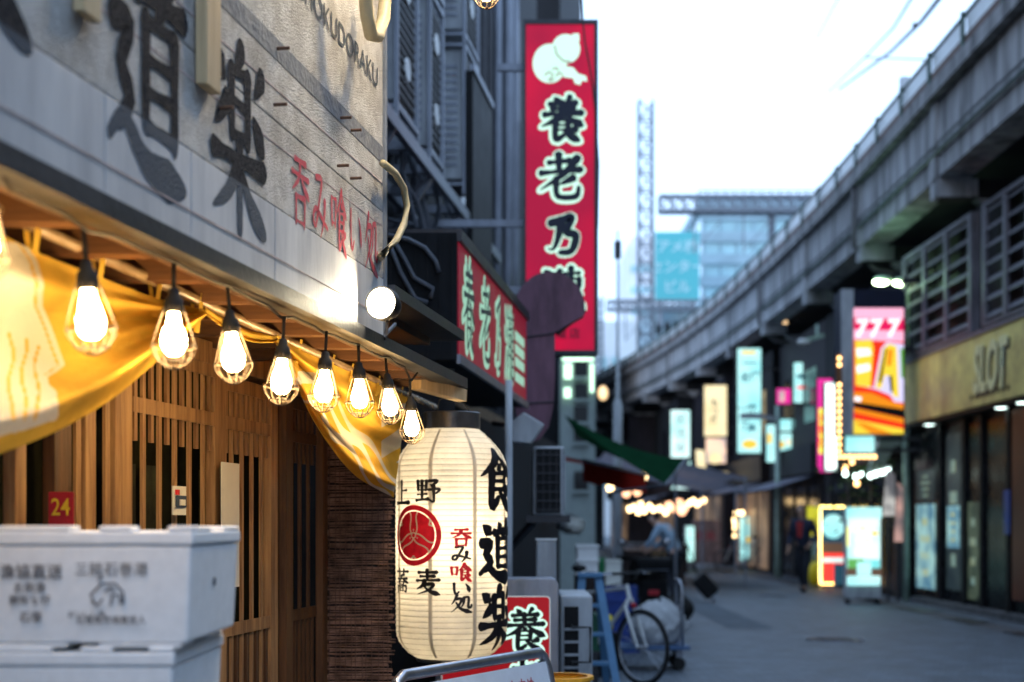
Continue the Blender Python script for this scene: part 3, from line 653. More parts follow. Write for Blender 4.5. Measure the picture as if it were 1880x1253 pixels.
for a0 in (R(90), R(210), R(330)):
    x, y = math.cos(a0), math.sin(a0); mb.grid([[ef(.5+x*r-y*w, .5+y*r+x*w, .0012) for w in (-.0035,.0035)] for r in (.055,.07,.085)])
    mb.grid([[ef(.5+x*.09+.012*k*math.cos(2*math.pi*i/12), .5+y*.09+.012*k*math.sin(2*math.pi*i/12), .0013) for k in (0,.5,1)] for i in range(13)])
def cstrip(q, w=.022):
    q = [Vector(p) for p in q]; rows = []
    for i, p in enumerate(q):
        d = (q[min(i+1,len(q)-1)]-q[max(i-1,0)]).normalized(); n = Vector((-d.y, d.x)); rows.append([ef(*(p+n*w*k), .0011) for k in (-.5, .5)])
    mb.grid(rows)
for a0 in (R(-90), R(30), R(150)):                                  # three heart leaves drawn in thin paper-coloured line
    for sg in (-1, 1):
        q = []
        for i in range(16):
            t = i/15; an = sg*R(50)*math.sin(math.pi*min(1, t*1.0)*.62)**.8; rr = .05+.34*t
            q.append((.5+rr*math.cos(a0+an), .5+rr*math.sin(a0+an)))
        cstrip(q)
        cstrip([(.5+rr*math.cos(a0+sg*R(k)), .5+rr*math.sin(a0+sg*R(k))) for rr, k in ((.335,0),(.365,3.5),(.395,8))], .022)
mb.build('crest_line', M['creamink'], lan, fix=False)
r_ = 51/S*LY
MB().lathe([(r_,0),(r_+.004,.004),(r_+.004,.07),(r_,.074),(r_-.006,.074),(r_-.006,.0)], (LC.x, LC.y, ZT-.006), n=48, capped=False).build('cap_ring', M['cap'], lan, smooth='auto')
MB().lathe([(.62*LR,0),(.63*LR,-.012),(.6*LR,-.02),(.55*LR,-.012)], (LC.x, LC.y, ZB+.004), n=48, capped=False).build('base_ring', M['cap'], lan, smooth='auto')
hk = MB(); top = at(835, 722, 6.12)
for px in (803, 862): hk.tube([at(px, 756, 6.15), at(px+(3 if px < 830 else -14), 735, 6.13), top], .0025, 5)
hk.build('hanging_wire', M['cable'], lan)
gl = bpy.data.lights.new('lantern_light', 'POINT'); gl.energy = 6.6; gl.color = (1,.83,.6); gl.shadow_soft_size = .07
go = bpy.data.objects.new('lantern_light', gl); COL.objects.link(go); go.location = (LC.x, LC.y, ZB+LH*.52); go.parent = lan; go.matrix_parent_inverse = mw(lan).inverted()

# ------------------------------------------------------------------ flood lamp, hoses and cables beside the signboard
fl = thing('flood_lamp', 'round lit floodlight on the end of the white signboard', 'lamp', FP(700, 557, 1.17))
fc = FP(700, 557, 1.165); fax = (Vector((-.34, -1, .02))).normalized()
MB().lathe([(0,.0),(.045,.001),(.0475,.003)], fc, fax, 28, capped=False).build('lens', M['flood'], fl, fix=False)
MB().lathe([(.0485,-.004),(.053,.006),(.053,-.03),(.04,-.07),(.02,-.085),(.001,-.086)], fc, fax, 28, capped=False).build('housing', M['black'], fl, smooth='auto')
MB().tube([fc-fax*.05+Vector((0,0,-.03)), fc-fax*.04+Vector((0,0,-.09)), FP(725, 596, 1.2), FP(705, 622, 1.215)], .007, 6).build('bracket', M['dark_metal'], fl)
ho = MB(); ho.tube([FP(703,300,1.2), FP(725,318,1.2), FP(741,345,1.2), FP(747,378,1.2), FP(742,412,1.2), FP(728,440,1.2), FP(703,468,1.2), FP(690,480,1.29)], .0125, 10)
for i in range(0): pass
tag(ho.build('hose', M['cream_pipe'], smooth=True), 'cream conduit hose looping out past the end of the signboard', 'hose')
cp = MB(); cp.tube([FP(712,-60,1.13), FP(708,-10,1.13), FP(704,35,1.13), FP(694,66,1.13), FP(681,64,1.13), FP(674,30,1.13), FP(670,-20,1.13), FP(668,-70,1.13)], .021, 10)
tag(cp.build('conduit', M['cream_pipe'], smooth=True), 'thick cream conduit bent in a U above the signboard corner', 'pipe')
for k, (pts, lab) in enumerate((([(712,432),(750,440),(780,455),(800,480),(806,500)], 'uppermost loose cable on the black side of the red sign box'), ([(722,440),(745,480),(760,510),(795,530),(790,548)], 'middle loose cable sagging on the black side of the red sign box'), ([(716,450),(735,500),(762,548),(785,556)], 'lowest loose cable on the black side of the red sign box'))):
    tag(MB().tube([at(x, y, 7.14) for x, y in pts], .012, 6).build('loose_cable', M['bluecable'], smooth=True), lab, 'cable', 'loose cables by the sign box')
ub = dup(lamp0, at(893, -24, 5.1)-lamp0.location, 'single caged bulb hanging high above the eave past the signboard end'); ub.name = 'caged_bulb'
q = at(893, -24, 5.1); tag(MB().tube([q+Vector((0,0,.15)), q+Vector((-.02,.02,.6)), q+Vector((-.5,.5,.9))], .006, 6).build('lamp_cable', M['cable']), 'black cable holding the single high bulb', 'cable')

# ================================================================== NEIGHBOUR ON THE LEFT
nb = thing('corner_building', 'dark building with stacked air conditioners beyond the restaurant', 'building', F(12, 2.7, 0, K2))
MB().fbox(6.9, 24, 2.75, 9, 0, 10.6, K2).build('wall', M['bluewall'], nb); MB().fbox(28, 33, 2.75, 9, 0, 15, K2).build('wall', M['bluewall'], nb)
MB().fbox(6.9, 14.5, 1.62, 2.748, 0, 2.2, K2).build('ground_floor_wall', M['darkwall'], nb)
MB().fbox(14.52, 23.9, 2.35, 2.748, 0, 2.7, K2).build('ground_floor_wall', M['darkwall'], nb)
MB().fbox(7.4, 14.4, 1.7, 2.746, 2.202, 2.32, K2).build('ledge', M['dark_metal'], nb)
for i in range(2):
    for j in range(2): MB().fbox(16+i*3.6, 17.6+i*3.6, 2.69, 2.747, 4.4+j*3, 5.9+j*3, K2).build('window', M['shade_glass'], nb)
for px, r in ((920,.05),(938,.07),(952,.045)):
    Y = FY(px, 2.55, K2); MB().tube([F(Y, 2.6, z, K2) for z in (2.4, 5, 8, 10.5)], r*1.3, 8).build('downpipe', M['grey_metal'], nb, smooth=True)
for px, r in ((893,.06),(905,.05)):
    Y = FY(px, 2.45, K2); MB().tube([F(Y, 2.5, z, K2) for z in (2.4, 5, 8, 10.5)], r, 8).build('downpipe', M['dark_metal'], nb, smooth=True)
MB().fbox(8, 14, 2.5, 2.747, 6.6, 6.75, K2).build('ledge', M['grey_metal'], nb)
# black side wall next to the sign box
sw = MB(); sw.box(-2.2, at(839, 500, 7.2).x, 7.16, 7.19, 2.24, 2.88); sw.box(-2.2, at(842, 0, 7.2).x-.02, 7.2, 7.23, 0, 2.2)
for i in range(7): x = -.68+i*.062; sw.box(x, x+.008, 7.152, 7.161, 2.25, 2.87)
tag(sw.build('side_hoarding', M['darkwall'], smooth=False), 'black ribbed hoarding between the restaurant and the red sign box', 'hoarding')

# twin fan air conditioners on a rack
def ac_twin(Y0, Y1, z0, lab, dark=False):
    t = thing('outdoor_unit', lab, 'air conditioner', F((Y0+Y1)/2, 2.3, z0, K2), 'twin fan outdoor units stacked on the rack')
    h = 1.2; L = Y1-Y0
    MB().fbox(Y0, Y1, 2.2, 2.52, z0, z0+h, K2).build('casing', M['acgrey'], t, bevel=.01)
    MB().fbox(Y0+.03, Y1-.03, 2.19, 2.199, z0+.04, z0+h-.04, K2).build('grille_backing', M['black'], t)
    gr = MB()
    for i in range(16): zz = z0+.07+i*(h-.12)/16; gr.fbox(Y0+.03, Y1-.03, 2.175, 2.183, zz, zz+.012, K2)
    gr.build('grille', M['dark_metal'], t)
    for zc in (z0+.32, z0+.9):
        c = F((Y0+Y1)/2, 2.172, zc, K2); MB().lathe([(0,0),(.085,.004),(.09,-.01)], c, (1,-K2,0), 18, capped=False).build('fan_hub', M['white_plastic'], t)
    lv = MB()
    for i in range(14): zz = z0+.12+i*.07; lv.fbox(Y0-.008, Y0-.002, 2.25, 2.48, zz, zz+.03, K2)
    lv.build('side_louvre', M['grey_metal'], t)
    fr = MB()
    for oo in (2.165, 2.545): fr.fbox(Y0-.04, Y0-.01, oo, oo+.03, z0-.15, z0+h+.05, K2); fr.fbox(Y1+.01, Y1+.04, oo, oo+.03, z0-.15, z0+h+.05, K2)
    for zz in (z0-.07, z0+h+.02):
        fr.fbox(Y0-.009, Y1+.009, 2.165, 2.195, zz, zz+.035, K2); fr.fbox(Y0-.045, Y0-.012, 2.196, 2.544, zz, zz+.03, K2)
    fr.build('rack_frame', M['grey_metal'], t)
    MB().tube([F(Y0+.1, 2.5, z0, K2), F(Y0+.1, 2.6, z0-.25, K2), F(Y0+.2, 2.72, z0-.3, K2)], .02, 6).build('refrigerant_pipe', M['rubber'], t)
    return t
for r_i, z0 in enumerate((4.47, 5.86)):
    for c_i, (a, b) in enumerate(((10.25,10.93),(11.5,12.02),(13.2,13.95))):
        ac_twin(a, b, z0+(.14 if c_i == 2 else 0), ['nearest', 'middle', 'farthest'][c_i]+' twin fan unit in the '+['lower', 'upper'][r_i]+' row on the dark wall')
rk = thing('unit_rack', 'grey steel staging with pipes below the stacked air conditioners', 'rack', F(11.5, 2.2, 4, K2))
MB().fbox(8.2, 15.2, 2.12, 2.17, 4.18, 4.28, K2).build('edge_beam', M['grey_metal'], rk); MB().fbox(8.2, 15.2, 2.6, 2.66, 4.18, 4.28, K2).build('edge_beam', M['grey_metal'], rk)
for i in range(9): MB().fbox(8.4+i*.72, 8.46+i*.72, 2.171, 2.74, 4.19, 4.26, K2).build('joist', M['grey_metal'], rk)
for i in range(5): MB().bar(F(8.6+i*1.4, 2.15, 4.2, K2), F(8.6+i*1.4, 2.74, 3.3, K2), .05, .05).build('brace', M['grey_metal'], rk)
rnd = random.Random(11); pj = MB()
for i in range(26):
    Y = 8.4+i*.22; o = 2.2+rnd.uniform(0,.3); a = F(Y, o, 4.3, K2); pj.tube([a, a+Vector((rnd.uniform(-.05,.1), .1, -.22)), a+Vector((rnd.uniform(-.1,.1), .3, -rnd.uniform(.3,.7))), a+Vector((-.3, .6, -rnd.uniform(.4,.9)))], rnd.uniform(.014,.03), 6)
pj.build('pipe_bundle', M['bluecable'], rk)
bx = MB(); 
for i in range(5): Y = 12.9+i*.2; bx.fbox(Y, Y+.14, 2.2, 2.4, 3.3+.12*i%.4, 3.9, K2)
bx.build('junction_box', M['grey_metal'], rk)
dk = thing('duct', 'black vertical duct hanging behind the air conditioners', 'duct', F(13.6, 2.2, 4.2, K2))
MB().fbox(FY(868,2.1,K2), FY(903,2.1,K2), 2.1, 2.17, 3.6, 5.6, K2).build('duct_body', M['black'], dk)
MB().fbox(FY(868,2.1,K2)-.02, FY(903,2.1,K2)+.02, 2.08, 2.12, 5.601, 5.66, K2).build('flange', M['grey_metal'], dk)

# projecting red sign box
O2 = 1.223
rbx = thing('sign_box', 'long red lit sign box jutting over the dark shopfront', 'sign', F(8.6, O2, 2.24, K2))
M['redlit'] = em('red_sign_face', (.4,.012,.04), .26, c2=(.34,.02,.055), scale=1.5)
M['mint'] = em('mint_sign_print', (.5,.9,.66), .38)
MB().fbox(7.2, 10.05, O2+.008, O2+.4, 2.235, 2.9, K2).build('casing', M['black'], rbx)
MB().fbox(7.22, 10.03, O2, O2+.006, 2.275, 2.845, K2).build('face', M['redlit'], rbx)
MB().fbox(7.19, 10.06, O2-.02, O2+.41, 2.845, 2.905, K2).build('top_trim', M['dark_metal'], rbx); MB().fbox(7.19, 10.06, O2-.015, O2+.007, 2.225, 2.272, K2).build('bottom_trim', M['grey_metal'], rbx)
d2 = Vector((K2,1,0)).normalized()
dark = pm('teal_black_print', (.03,.06,.07), .4, bump=0)
for i, (ch, pa, pb, ya, yb) in enumerate((('養',848,868,484,654),('老',880,899,520,676),('乃',907,919,555,680),('瀧',926,941,573,708))):
    Ya, Yb = FY(pa, O2, K2), FY(pb, O2, K2); z1 = 2.79; z0 = 2.34
    base = F(Ya, O2-.003, z0, K2)
    brush(MB(), ch, planefn(base, d2, (0,0,1), Yb-Ya, z1-z0), wid=7, pad=8, dz=.00008).build('brush_outline', M['mint'], rbx, fix=False)
    brush(MB(), ch, planefn(base+Vector((.006,0,0)), d2, (0,0,1), Yb-Ya, z1-z0), wid=8.5, dz=.00008).build('brush_character', dark, rbx, fix=False)
for z in (2.63, 2.545, 2.46, 2.36): MB().fbox(FY(945,O2,K2), FY(961,O2,K2), O2-.006, O2-.002, z, z+.06, K2).build('side_print', M['mint'], rbx)

# tall vertical red sign
vsg = thing('vertical_sign', 'tall red illuminated sign with gourd emblem and black brush characters', 'sign', at(1030, 650, 12))
xa, xb = at(962,0,12).x, at(1097,0,12).x; z0, z1 = at(0,650,12).z, at(0,40,12).z
M['redlit2'] = em('red_sign_panel', (.56,.003,.04), .68, c2=(.34,.003,.035), scale=1.1)
MB().box(xa, xb, 12.004, 12.26, z0, z1).build('casing', M['black'], vsg)
MB().box(xa+.018, xb-.03, 11.99, 12.002, z0+.03, z1-.03).build('panel', M['redlit2'], vsg)
for a, b, c, d in ((xa-.004,xa+.016,z0-.01,z1+.01),(xb-.028,xb+.004,z0-.01,z1+.01)): MB().box(a, b, 11.975, 12.003, c, d).build('frame', M['dark_metal'], vsg)
MB().box(xa+.017, xb-.029, 11.976, 12.003, z1-.028, z1+.01).build('frame', M['dark_metal'], vsg); MB().box(xa+.017, xb-.029, 11.976, 12.003, z0-.01, z0+.028).build('frame', M['dark_metal'], vsg)
for zz, xe in ((3.4, -1.15), (3.97, -1.15), (5.3, -.12)): MB().bar((xa, 12.13, zz), (xe, 12.13, zz), .045, .06).build('bracket', M['grey_metal'], vsg)
M['mint2'] = em('pale_mint_print', (.58,.92,.74), .8)
M['sinkblack'] = pm('sign_black', (.01,.014,.03), .4, bump=0)
def vbox(px0, px1, py0, py1, z): 
    a = at(px0, py1, 11.985); b = at(px1, py0, 11.985); return planefn((a.x, 11.985-z, a.z), (1,0,0), (0,0,1), b.x-a.x, b.z-a.z)
for ch, bxs in (('養',(994,1070,179,257)),('老',(990,1070,284,365)),('乃',(1000,1066,394,466)),('瀧',(994,1068,492,576))):
    brush(MB(), ch, vbox(*bxs, 0), wid=15, pad=7.5, dz=.0002).build('brush_outline', M['mint2'], vsg, fix=False)
    brush(MB(), ch, vbox(*bxs, .008), wid=17 if ch != '乃' else 24, dz=.0002).build('brush_character', M['sinkblack'], vsg, fix=False)
for ch, px in (('瀧',1030),('店',1055)):
    p = at(px, 620, 11.984); lettering(ch, p, (1,0,0), (0,0,1), .095, M['sinkblack'], vsg, bold=.01)
def disc_pts(cx, cy, rx, ry, n=28): return [(cx+rx*math.cos(2*math.pi*i/n), cy+ry*math.sin(2*math.pi*i/n)) for i in range(n)]
def flat(mb, pts, Y): return mb.prism([at(x, y, Y) for x, y in pts], (0, .003, 0))
gm = MB(); flat(gm, disc_pts(1009,117,31,36), 11.98); flat(gm, disc_pts(1039,90,26,27), 11.9765)
flat(gm, [(1048,72),(1052,62),(1063,62),(1064,74),(1060,82),(1052,80)], 11.973); flat(gm, [(1022,130),(1036,122),(1052,124),(1062,136),(1076,140),(1078,150),(1068,148),(1066,156),(1056,154),(1052,144),(1036,142)], 11.9695)
gm.build('gourd_emblem', M['mint2'], vsg)
gr = MB()
for q in ([(1018,84),(1022,100),(1034,112),(1048,114)],[(1000,138),(1008,132),(1016,138),(1010,144),(1018,146)],[(1014,128),(1022,124),(1026,132)],[(1020,140),(1028,134),(1034,138)],[(1006,146),(1014,150)]):
    gr.tube([at(x, y, 11.968) for x, y in q], .006, 5)
gr.build('gourd_print', pm('faded_pink_print', (.5,.1,.12), .5, bump=0), vsg)
tag(MB().tube([at(x, y, 11.7) for x, y in ((1066,-40),(1070,40),(1074,80),(1082,120),(1088,160),(1094,220),(1099,300),(1097,420))], .008, 5).build('hanging_wire', M['cable']), 'thin black wire dangling down the right edge of the tall red sign', 'cable')

# purple gourd-shaped board
pts = [(1010+64*math.cos(R(a)), 565-66*math.sin(R(a))) for a in range(-12, 208, 4)]
pts = [(1078,562),(1062,580),(1026,602)][:0]+pts+[(945,602),(941,640),(941,700),(944,742),(952,782),(962,806),(978,812),(992,806),(1008,782),(1016,745),(1019,690),(1019,610)]
pb_ = thing('gourd_board', 'plain purple gourd shaped board beside the red sign box', 'sign', at(985, 810, 10.5))
MB().prism([at(x, y, 10.5) for x, y in pts], (0, .16, 0)).build('board', M['purple'], pb_)
MB().bar(at(960, 640, 10.6), (-.2, 10.9, at(960,640,10.6).z), .05, .05).build('bracket', M['dark_metal'], pb_)
sm_ = MB(); sm_.tube([at(950,742,10.495), at(1018,738,10.495)], .006, 5); sm_.build('seam', M['dark_metal'], pb_); MB().tube([at(946,622,10.495), at(1020,612,10.495)], .006, 5).build('seam', M['dark_metal'], pb_)
bk = MB(); bk.bar(at(1022,612,10.58), at(1073,571,10.58), .15, .03); bk.build('notch_shade', M['black'], pb_)  # black bar paints the shaded underside of the notch
lb = thing('tilted_spot_box', 'grey box lamp tilted on an arm below the red sign box', 'lamp', at(960, 785, 9.6))
MB().prism([at(x, y, 9.5) for x, y in ((938,775),(962,757),(1000,780),(975,815),(940,812))], (0,.2,0)).build('housing', M['acgrey'], lb, bevel=.01)
MB().bar(at(940, 783, 9.6), at(905, 778, 9.7), .03, .03).build('arm', M['dark_metal'], lb)

# small clutter under the sign box, behind the lantern
ac2 = thing('wall_unit', 'single fan outdoor unit fixed to the dark wall right of the lantern', 'air conditioner', at(1010, 948, 9.6))
a = at(979, 946, 9.6); b = at(1036, 820, 9.6)
MB().box(a.x, b.x, 9.6, 10.3, a.z, b.z).build('casing', M['acgrey'], ac2, bevel=.012)
MB().box(a.x+.015, b.x-.025, 9.585, 9.599, a.z+.015, b.z-.015).build('grille_backing', M['black'], ac2)
gg = MB()
for i in range(7): z = a.z+.03+i*.062; gg.box(a.x+.015, b.x-.025, 9.572, 9.582, z, z+.008)
for i in range(5): x = a.x+.02+i*.045; gg.box(x, x+.005, 9.563, 9.5715, a.z+.02, b.z-.02)
gg.build('grille', M['dark_metal'], ac2)
MB().box(a.x-.05, b.x+.04, 9.62, 10.3, a.z-.05, a.z-.003).build('bracket', M['dark_metal'], ac2)
MB().box(b.x+.003, b.x+.012, 9.7, 10.2, a.z+.05, b.z-.05).build('side_panel', M['acgrey'], ac2)
MB().bar((a.x, 9.7, a.z-.05), (a.x-.3, 10.2, a.z-.4), .04, .04).build('brace', M['dark_metal'], ac2)
p = at(934, 800, 8.2); tag(MB().tube([(p.x, 8.2, 0), (p.x, 8.2, 1.0), (p.x+.0, 8.2, 2.24)], .022, 8).build('standpipe', M['acgrey'], smooth=True), 'thin pale pipe rising beside the right edge of the lantern', 'pipe')
p = at(1003, 993, 8.0); mp_ = thing('meter_post', 'pale painted post standing behind the red pavement sign', 'post', (p.x, 8.0, 0))
MB().box(p.x-.057, p.x+.057, 8.0, 8.09, 0, p.z).build('post', M['acgrey'], mp_, bevel=.01)
MB().box(p.x-.06, p.x+.06, 7.997, 8.093, p.z+.001, p.z+.012).build('cap', M['white_plastic'], mp_)

def floor_unit(px0, px1, py, Y, lab):
    a = at(px0, py, Y); b = at(px1, py, Y)
    t = thing('floor_unit', lab, 'air conditioner', ((a.x+b.x)/2, Y, 0), 'outdoor units standing on the ground')
    MB().box(a.x+.01, b.x, Y, Y+.7, .08, a.z).build('casing', M['acgrey'], t, bevel=.012)
    MB().box(a.x+.03, a.x+.03+(b.x-a.x)*.42, Y-.012, Y-.001, .16, a.z-.06).build('grille_backing', M['black'], t)
    g_ = MB()
    for i in range(int((a.z-.3)/.07)): z = .2+i*.07; g_.box(a.x+.03, a.x+.03+(b.x-a.x)*.42, Y-.022, Y-.013, z, z+.014)
    g_.build('grille', M['acgrey'], t)
    MB().tube([(a.x+.07, Y-.02, a.z-.16), (a.x+.07, Y-.05, a.z-.17), (a.x+.17, Y-.05, a.z-.17), (a.x+.17, Y-.05, a.z-.36), (a.x+.07, Y-.05, a.z-.36), (a.x+.07, Y-.02, a.z-.37)], .008, 6).build('handle', M['cable'], t)
    for x in (a.x+.05, b.x-.05): MB().box(x-.03, x+.03, Y, Y+.7, 0, .079).build('foot', M['rubber'], t)
floor_unit(1026, 1088, 1094, 7.8, 'grey outdoor unit with black grille between the red pavement sign and the blue ladder')

# pavement sign with red panel
ps = thing('pavement_sign', 'grey framed pavement sign with red panel behind the lantern', 'sign', at(960, 1060, 6.9))
Yp = 6.9; xr = at(1026, 0, Yp).x; zt = at(0, 1062, Yp).z; xl = xr-.6
def rr(x0, x1, z0, z1, r, Y, n=6):
    P = []
    for cx, cz, a0 in ((x1-r,z1-r,0),(x0+r,z1-r,90)): P += [(cx+r*math.cos(R(a0+90*i/n)), Y, cz+r*math.sin(R(a0+90*i/n))) for i in range(n+1)]
    return P+[(x0,Y,z0),(x1,Y,z0)]
MB().prism(rr(xl, xr, .1, zt, .04, Yp), (0,.22,0)).build('frame', M['grey_metal'], ps, bevel=.006)
xp = at(1009, 0, Yp).x; zp = at(0, 1096, Yp).z
M['signwhite'] = em('white_sign_edge', (.8,.9,.9), .25)
MB().prism(rr(xl+.03, xp+.004, .25, zp+.004, .02, Yp-.003), (0,.003,0)).build('panel_edge', M['signwhite'], ps)
M['redlit3'] = em('red_pavement_panel', (.55,.012,.02), .3)
MB().prism(rr(xl+.035, xp-.001, .255, zp-.001, .018, Yp-.006), (0,.0025,0)).build('panel', M['redlit3'], ps)
a = at(926, 1192, Yp-.008); b = at(1000, 1118, Yp-.008)
brush(MB(), '養', planefn(a, (1,0,0), (0,0,1), b.x-a.x, b.z-a.z), wid=12, pad=7, dz=.0001).build('brush_outline', M['mint2'], ps, fix=False)
brush(MB(), '養', planefn(a+Vector((0,-.004,0)), (1,0,0), (0,0,1), b.x-a.x, b.z-a.z), wid=13, dz=.0001).build('brush_character', M['ink'], ps, fix=False)
a2 = a-Vector((0,0,.25)); brush(MB(), '老', planefn(a2, (1,0,0), (0,0,1), b.x-a.x, b.z-a.z), wid=12, pad=7, dz=.0001).build('brush_outline', M['mint2'], ps, fix=False)
brush(MB(), '老', planefn(a2+Vector((0,-.004,0)), (1,0,0), (0,0,1), b.x-a.x, b.z-a.z), wid=13, dz=.0001).build('brush_character', M['ink'], ps, fix=False)
for x in (xl+.06, xr-.06): MB().box(x-.03, x+.03, Yp+.02, Yp+.2, 0, .099).build('foot', M['rubber'], ps)

# menu board on a silver tube frame
A, B = at(727, 1240, 4.85), at(1000, 1196, 5.79); A.z = B.z = .895
mbd = thing('menu_board', 'white menu board in a silver tube frame under the lantern', 'menu board', ((A.x+B.x)/2, (A.y+B.y)/2, 0))
dd = (B-A).normalized(); nn = Vector((-dd.y, dd.x, 0)); tilt = nn*.22
Ab, Bb = A+tilt*-.0-Vector((0,0,.85))-nn*.2, B-Vector((0,0,.85))-nn*.2
MB().tube([Ab, A-Vector((0,0,.06))-nn*.01, A-Vector((0,0,.02))+dd*.01, A+dd*.045, B-dd*.045, B-Vector((0,0,.02))-dd*.01, B-Vector((0,0,.06))-nn*.01, Bb], .021, 10).build('frame', M['silver'], mbd, smooth=True)
u = (A-Ab).normalized()
pn = [A+dd*.03-u*.04, B-dd*.03-u*.04, Bb-dd*.03+u*.15, Ab+dd*.03+u*.15]
face_n = dd.cross(u).normalized()
MB().prism(pn, face_n*.012).build('panel', pm('white_melamine', (.66,.7,.75), .35, var=.08, bump=0), mbd)
lettering('本日のおすすめ', A+dd*.66-u*.15, dd, u, .075, M['redpaint'], mbd, bold=.008, lift=.016)
lettering('生ビール', A+dd*.34-u*.26, dd, u, .075, M['thinink'], mbd, bold=.008, lift=.016)
p = (A+B)/2; tag(MB().bar(A+nn*.25-Vector((0,0,.895)), A+nn*.03-Vector((0,0,.05)), .03, .03).bar(B+nn*.25-Vector((0,0,.895)), B+nn*.03-Vector((0,0,.05)), .03, .03).build('rear_leg', M['silver'], mbd), None)
p = at(1030, 1241, 6.3); t = thing('yellow_bin', 'orange tub just visible right of the menu board', 'tub', (p.x, 6.3, 0))
MB().lathe([(.1,0),(.13,p.z-.02),(.145,p.z-.015),(.145,p.z),(.12,p.z)], (p.x, 6.3, 0), n=20, capped=False).build('tub', pm('orange_plastic', (.75,.36,.03), .5), t)
MB().lathe([(0,p.z-.03),(.119,p.z-.03)], (p.x, 6.3, 0), n=20, capped=False).build('contents', M['darkwall'], t)

# ================================================================== VIADUCT
XV = [(-40,6.1),(0,6.25),(10,6.35),(20,6.5),(31,6.72),(45,6.5),(57,5.7),(69,4.25),(85,1.6),(105,-3.5),(130,-12)]
def xv(Y):
    for (a, xa_), (b, xb_) in zip(XV, XV[1:]):
        if Y <= b: break
    i = XV.index((a, xa_)); p0 = XV[max(i-1,0)]; p3 = XV[min(i+2,len(XV)-1)]
    t = (Y-a)/(b-a); m0 = (xb_-p0[1])/(b-p0[0])*(b-a) if i else (xb_-xa_); m1 = (p3[1]-xa_)/(p3[0]-a)*(b-a)
    return (2*t**3-3*t*t+1)*xa_+(t**3-2*t*t+t)*m0+(-2*t**3+3*t*t)*xb_+(t**3-t*t)*m1
via = thing('railway_viaduct', 'stained concrete railway viaduct curving away above the shops', 'viaduct', (xv(30), 30, 0))
def vseg(Ya, Yb, o0, o1, z0, z1, n=2):                             # o measured to the right of the viaduct edge
    P = MB(); Ys = [Ya+(Yb-Ya)*i/n for i in range(n+1)]; v = []
    for Y in Ys: x = xv(Y); v += [(x+o0,Y,z0),(x+o1,Y,z0),(x+o1,Y,z1),(x+o0,Y,z1)]
    f = [(i*4+j, i*4+(j+1)%4, i*4+4+(j+1)%4, i*4+4+j) for i in range(n) for j in range(4)]
    return P.add(v, f+[(3,2,1,0), (n*4, n*4+1, n*4+2, n*4+3)])
M['fencepane'] = pm('frosted_panel', (.62,.66,.68), .35, var=.12, bump=0, streak=3)
_b = M['fencepane'].node_tree.nodes['Principled BSDF']; _b.inputs['Transmission Weight'].default_value = .35
M['greenpost'] = pm('dark_green_post', (.05,.09,.08), .5)
span = 5.3; Y = 6.2-5.3*4
while Y < 118:
    Ye = Y+span
    vseg(Y+.02, Ye-.02, .0, .5, 6.72, 7.88).build('girder_panel', M['concrete'], via)
    vseg(Y-.3, Y+.02, -.05, .5, 6.7, 7.885, 1).build('pilaster', M['concrete'], via)
    vseg(Y, Ye, -.16, .5, 7.9, 8.13).build('edge_slab', M['concrete_lip'], via)
    vseg(Y, Ye, -.04, .0, 8.132, 8.38).build('brown_panel', M['brown_panel'], via)
    vseg(Y, Ye, -.045, .02, 8.675, 8.71).build('handrail', M['greenpost'], via)
    for k in range(3):
        a = Y+k*span/3; b = a+span/3
        vseg(a+.05, b-.05, -.02, .0, 8.385, 8.67, 1).build('fence_panel', M['fencepane'], via)
        x = xv(a); MB().box(x-.09, x-.045, a-.03, a+.03, 8.0, 8.72).build('fence_post', M['greenpost'], via)
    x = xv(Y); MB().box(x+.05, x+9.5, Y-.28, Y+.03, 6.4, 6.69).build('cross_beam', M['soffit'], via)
    MB().box(x-.03, x+.6, Y-.3, Y+.05, 6.42, 6.695).build('beam_end', M['concrete'], via)
    x = xv(Y); MB().prism([(x+.6,Y-.26,6.398),(x+1.898,Y-.26,6.398),(x+1.898,Y-.26,4.6),(x+1.7,Y-.26,5.3),(x+1.3,Y-.26,5.9)], (0,.27,0)).build('haunch', M['concrete'], via)
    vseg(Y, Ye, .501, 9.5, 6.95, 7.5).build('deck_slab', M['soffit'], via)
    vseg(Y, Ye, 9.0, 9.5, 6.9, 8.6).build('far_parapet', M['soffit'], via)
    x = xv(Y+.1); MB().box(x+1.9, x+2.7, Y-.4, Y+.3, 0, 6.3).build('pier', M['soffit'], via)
    Y = Ye
for px, py0, py1, Yp in ((1650,143,190,24.5),):
    a = at(px, py1, Yp); b = at(px, py0, Yp); t = MB().tube([(a.x+.1, Yp, 7.51), (a.x+.1, Yp, b.z)], .09, 10).build('stub_post', M['acgrey'], smooth=True); tag(t, 'short grey stub post rising above the viaduct fence', 'post')

for yy in (16.4, 27.0, 37.6, 53.5):
    x = xv(yy); MB().tube([(x-.09, yy+.35, 7.85), (x-.09, yy+.35, 6.75), (x+.3, yy+.35, 6.3), (x+1.8, yy+.35, 6.0)], .055, 8).build('drainpipe', M['gutterstrip'], via, smooth=True)
MB().tube([(xv(8+i*3)-.06, 8+i*3, 7.2+.02*math.sin(i*2.2)) for i in range(30)], .022, 6).build('cable', M['bluecable'], via); MB().tube([(xv(8+i*3)-.05, 8+i*3, 7.08) for i in range(30)], .03, 6).build('cable', M['greenpost'], via)
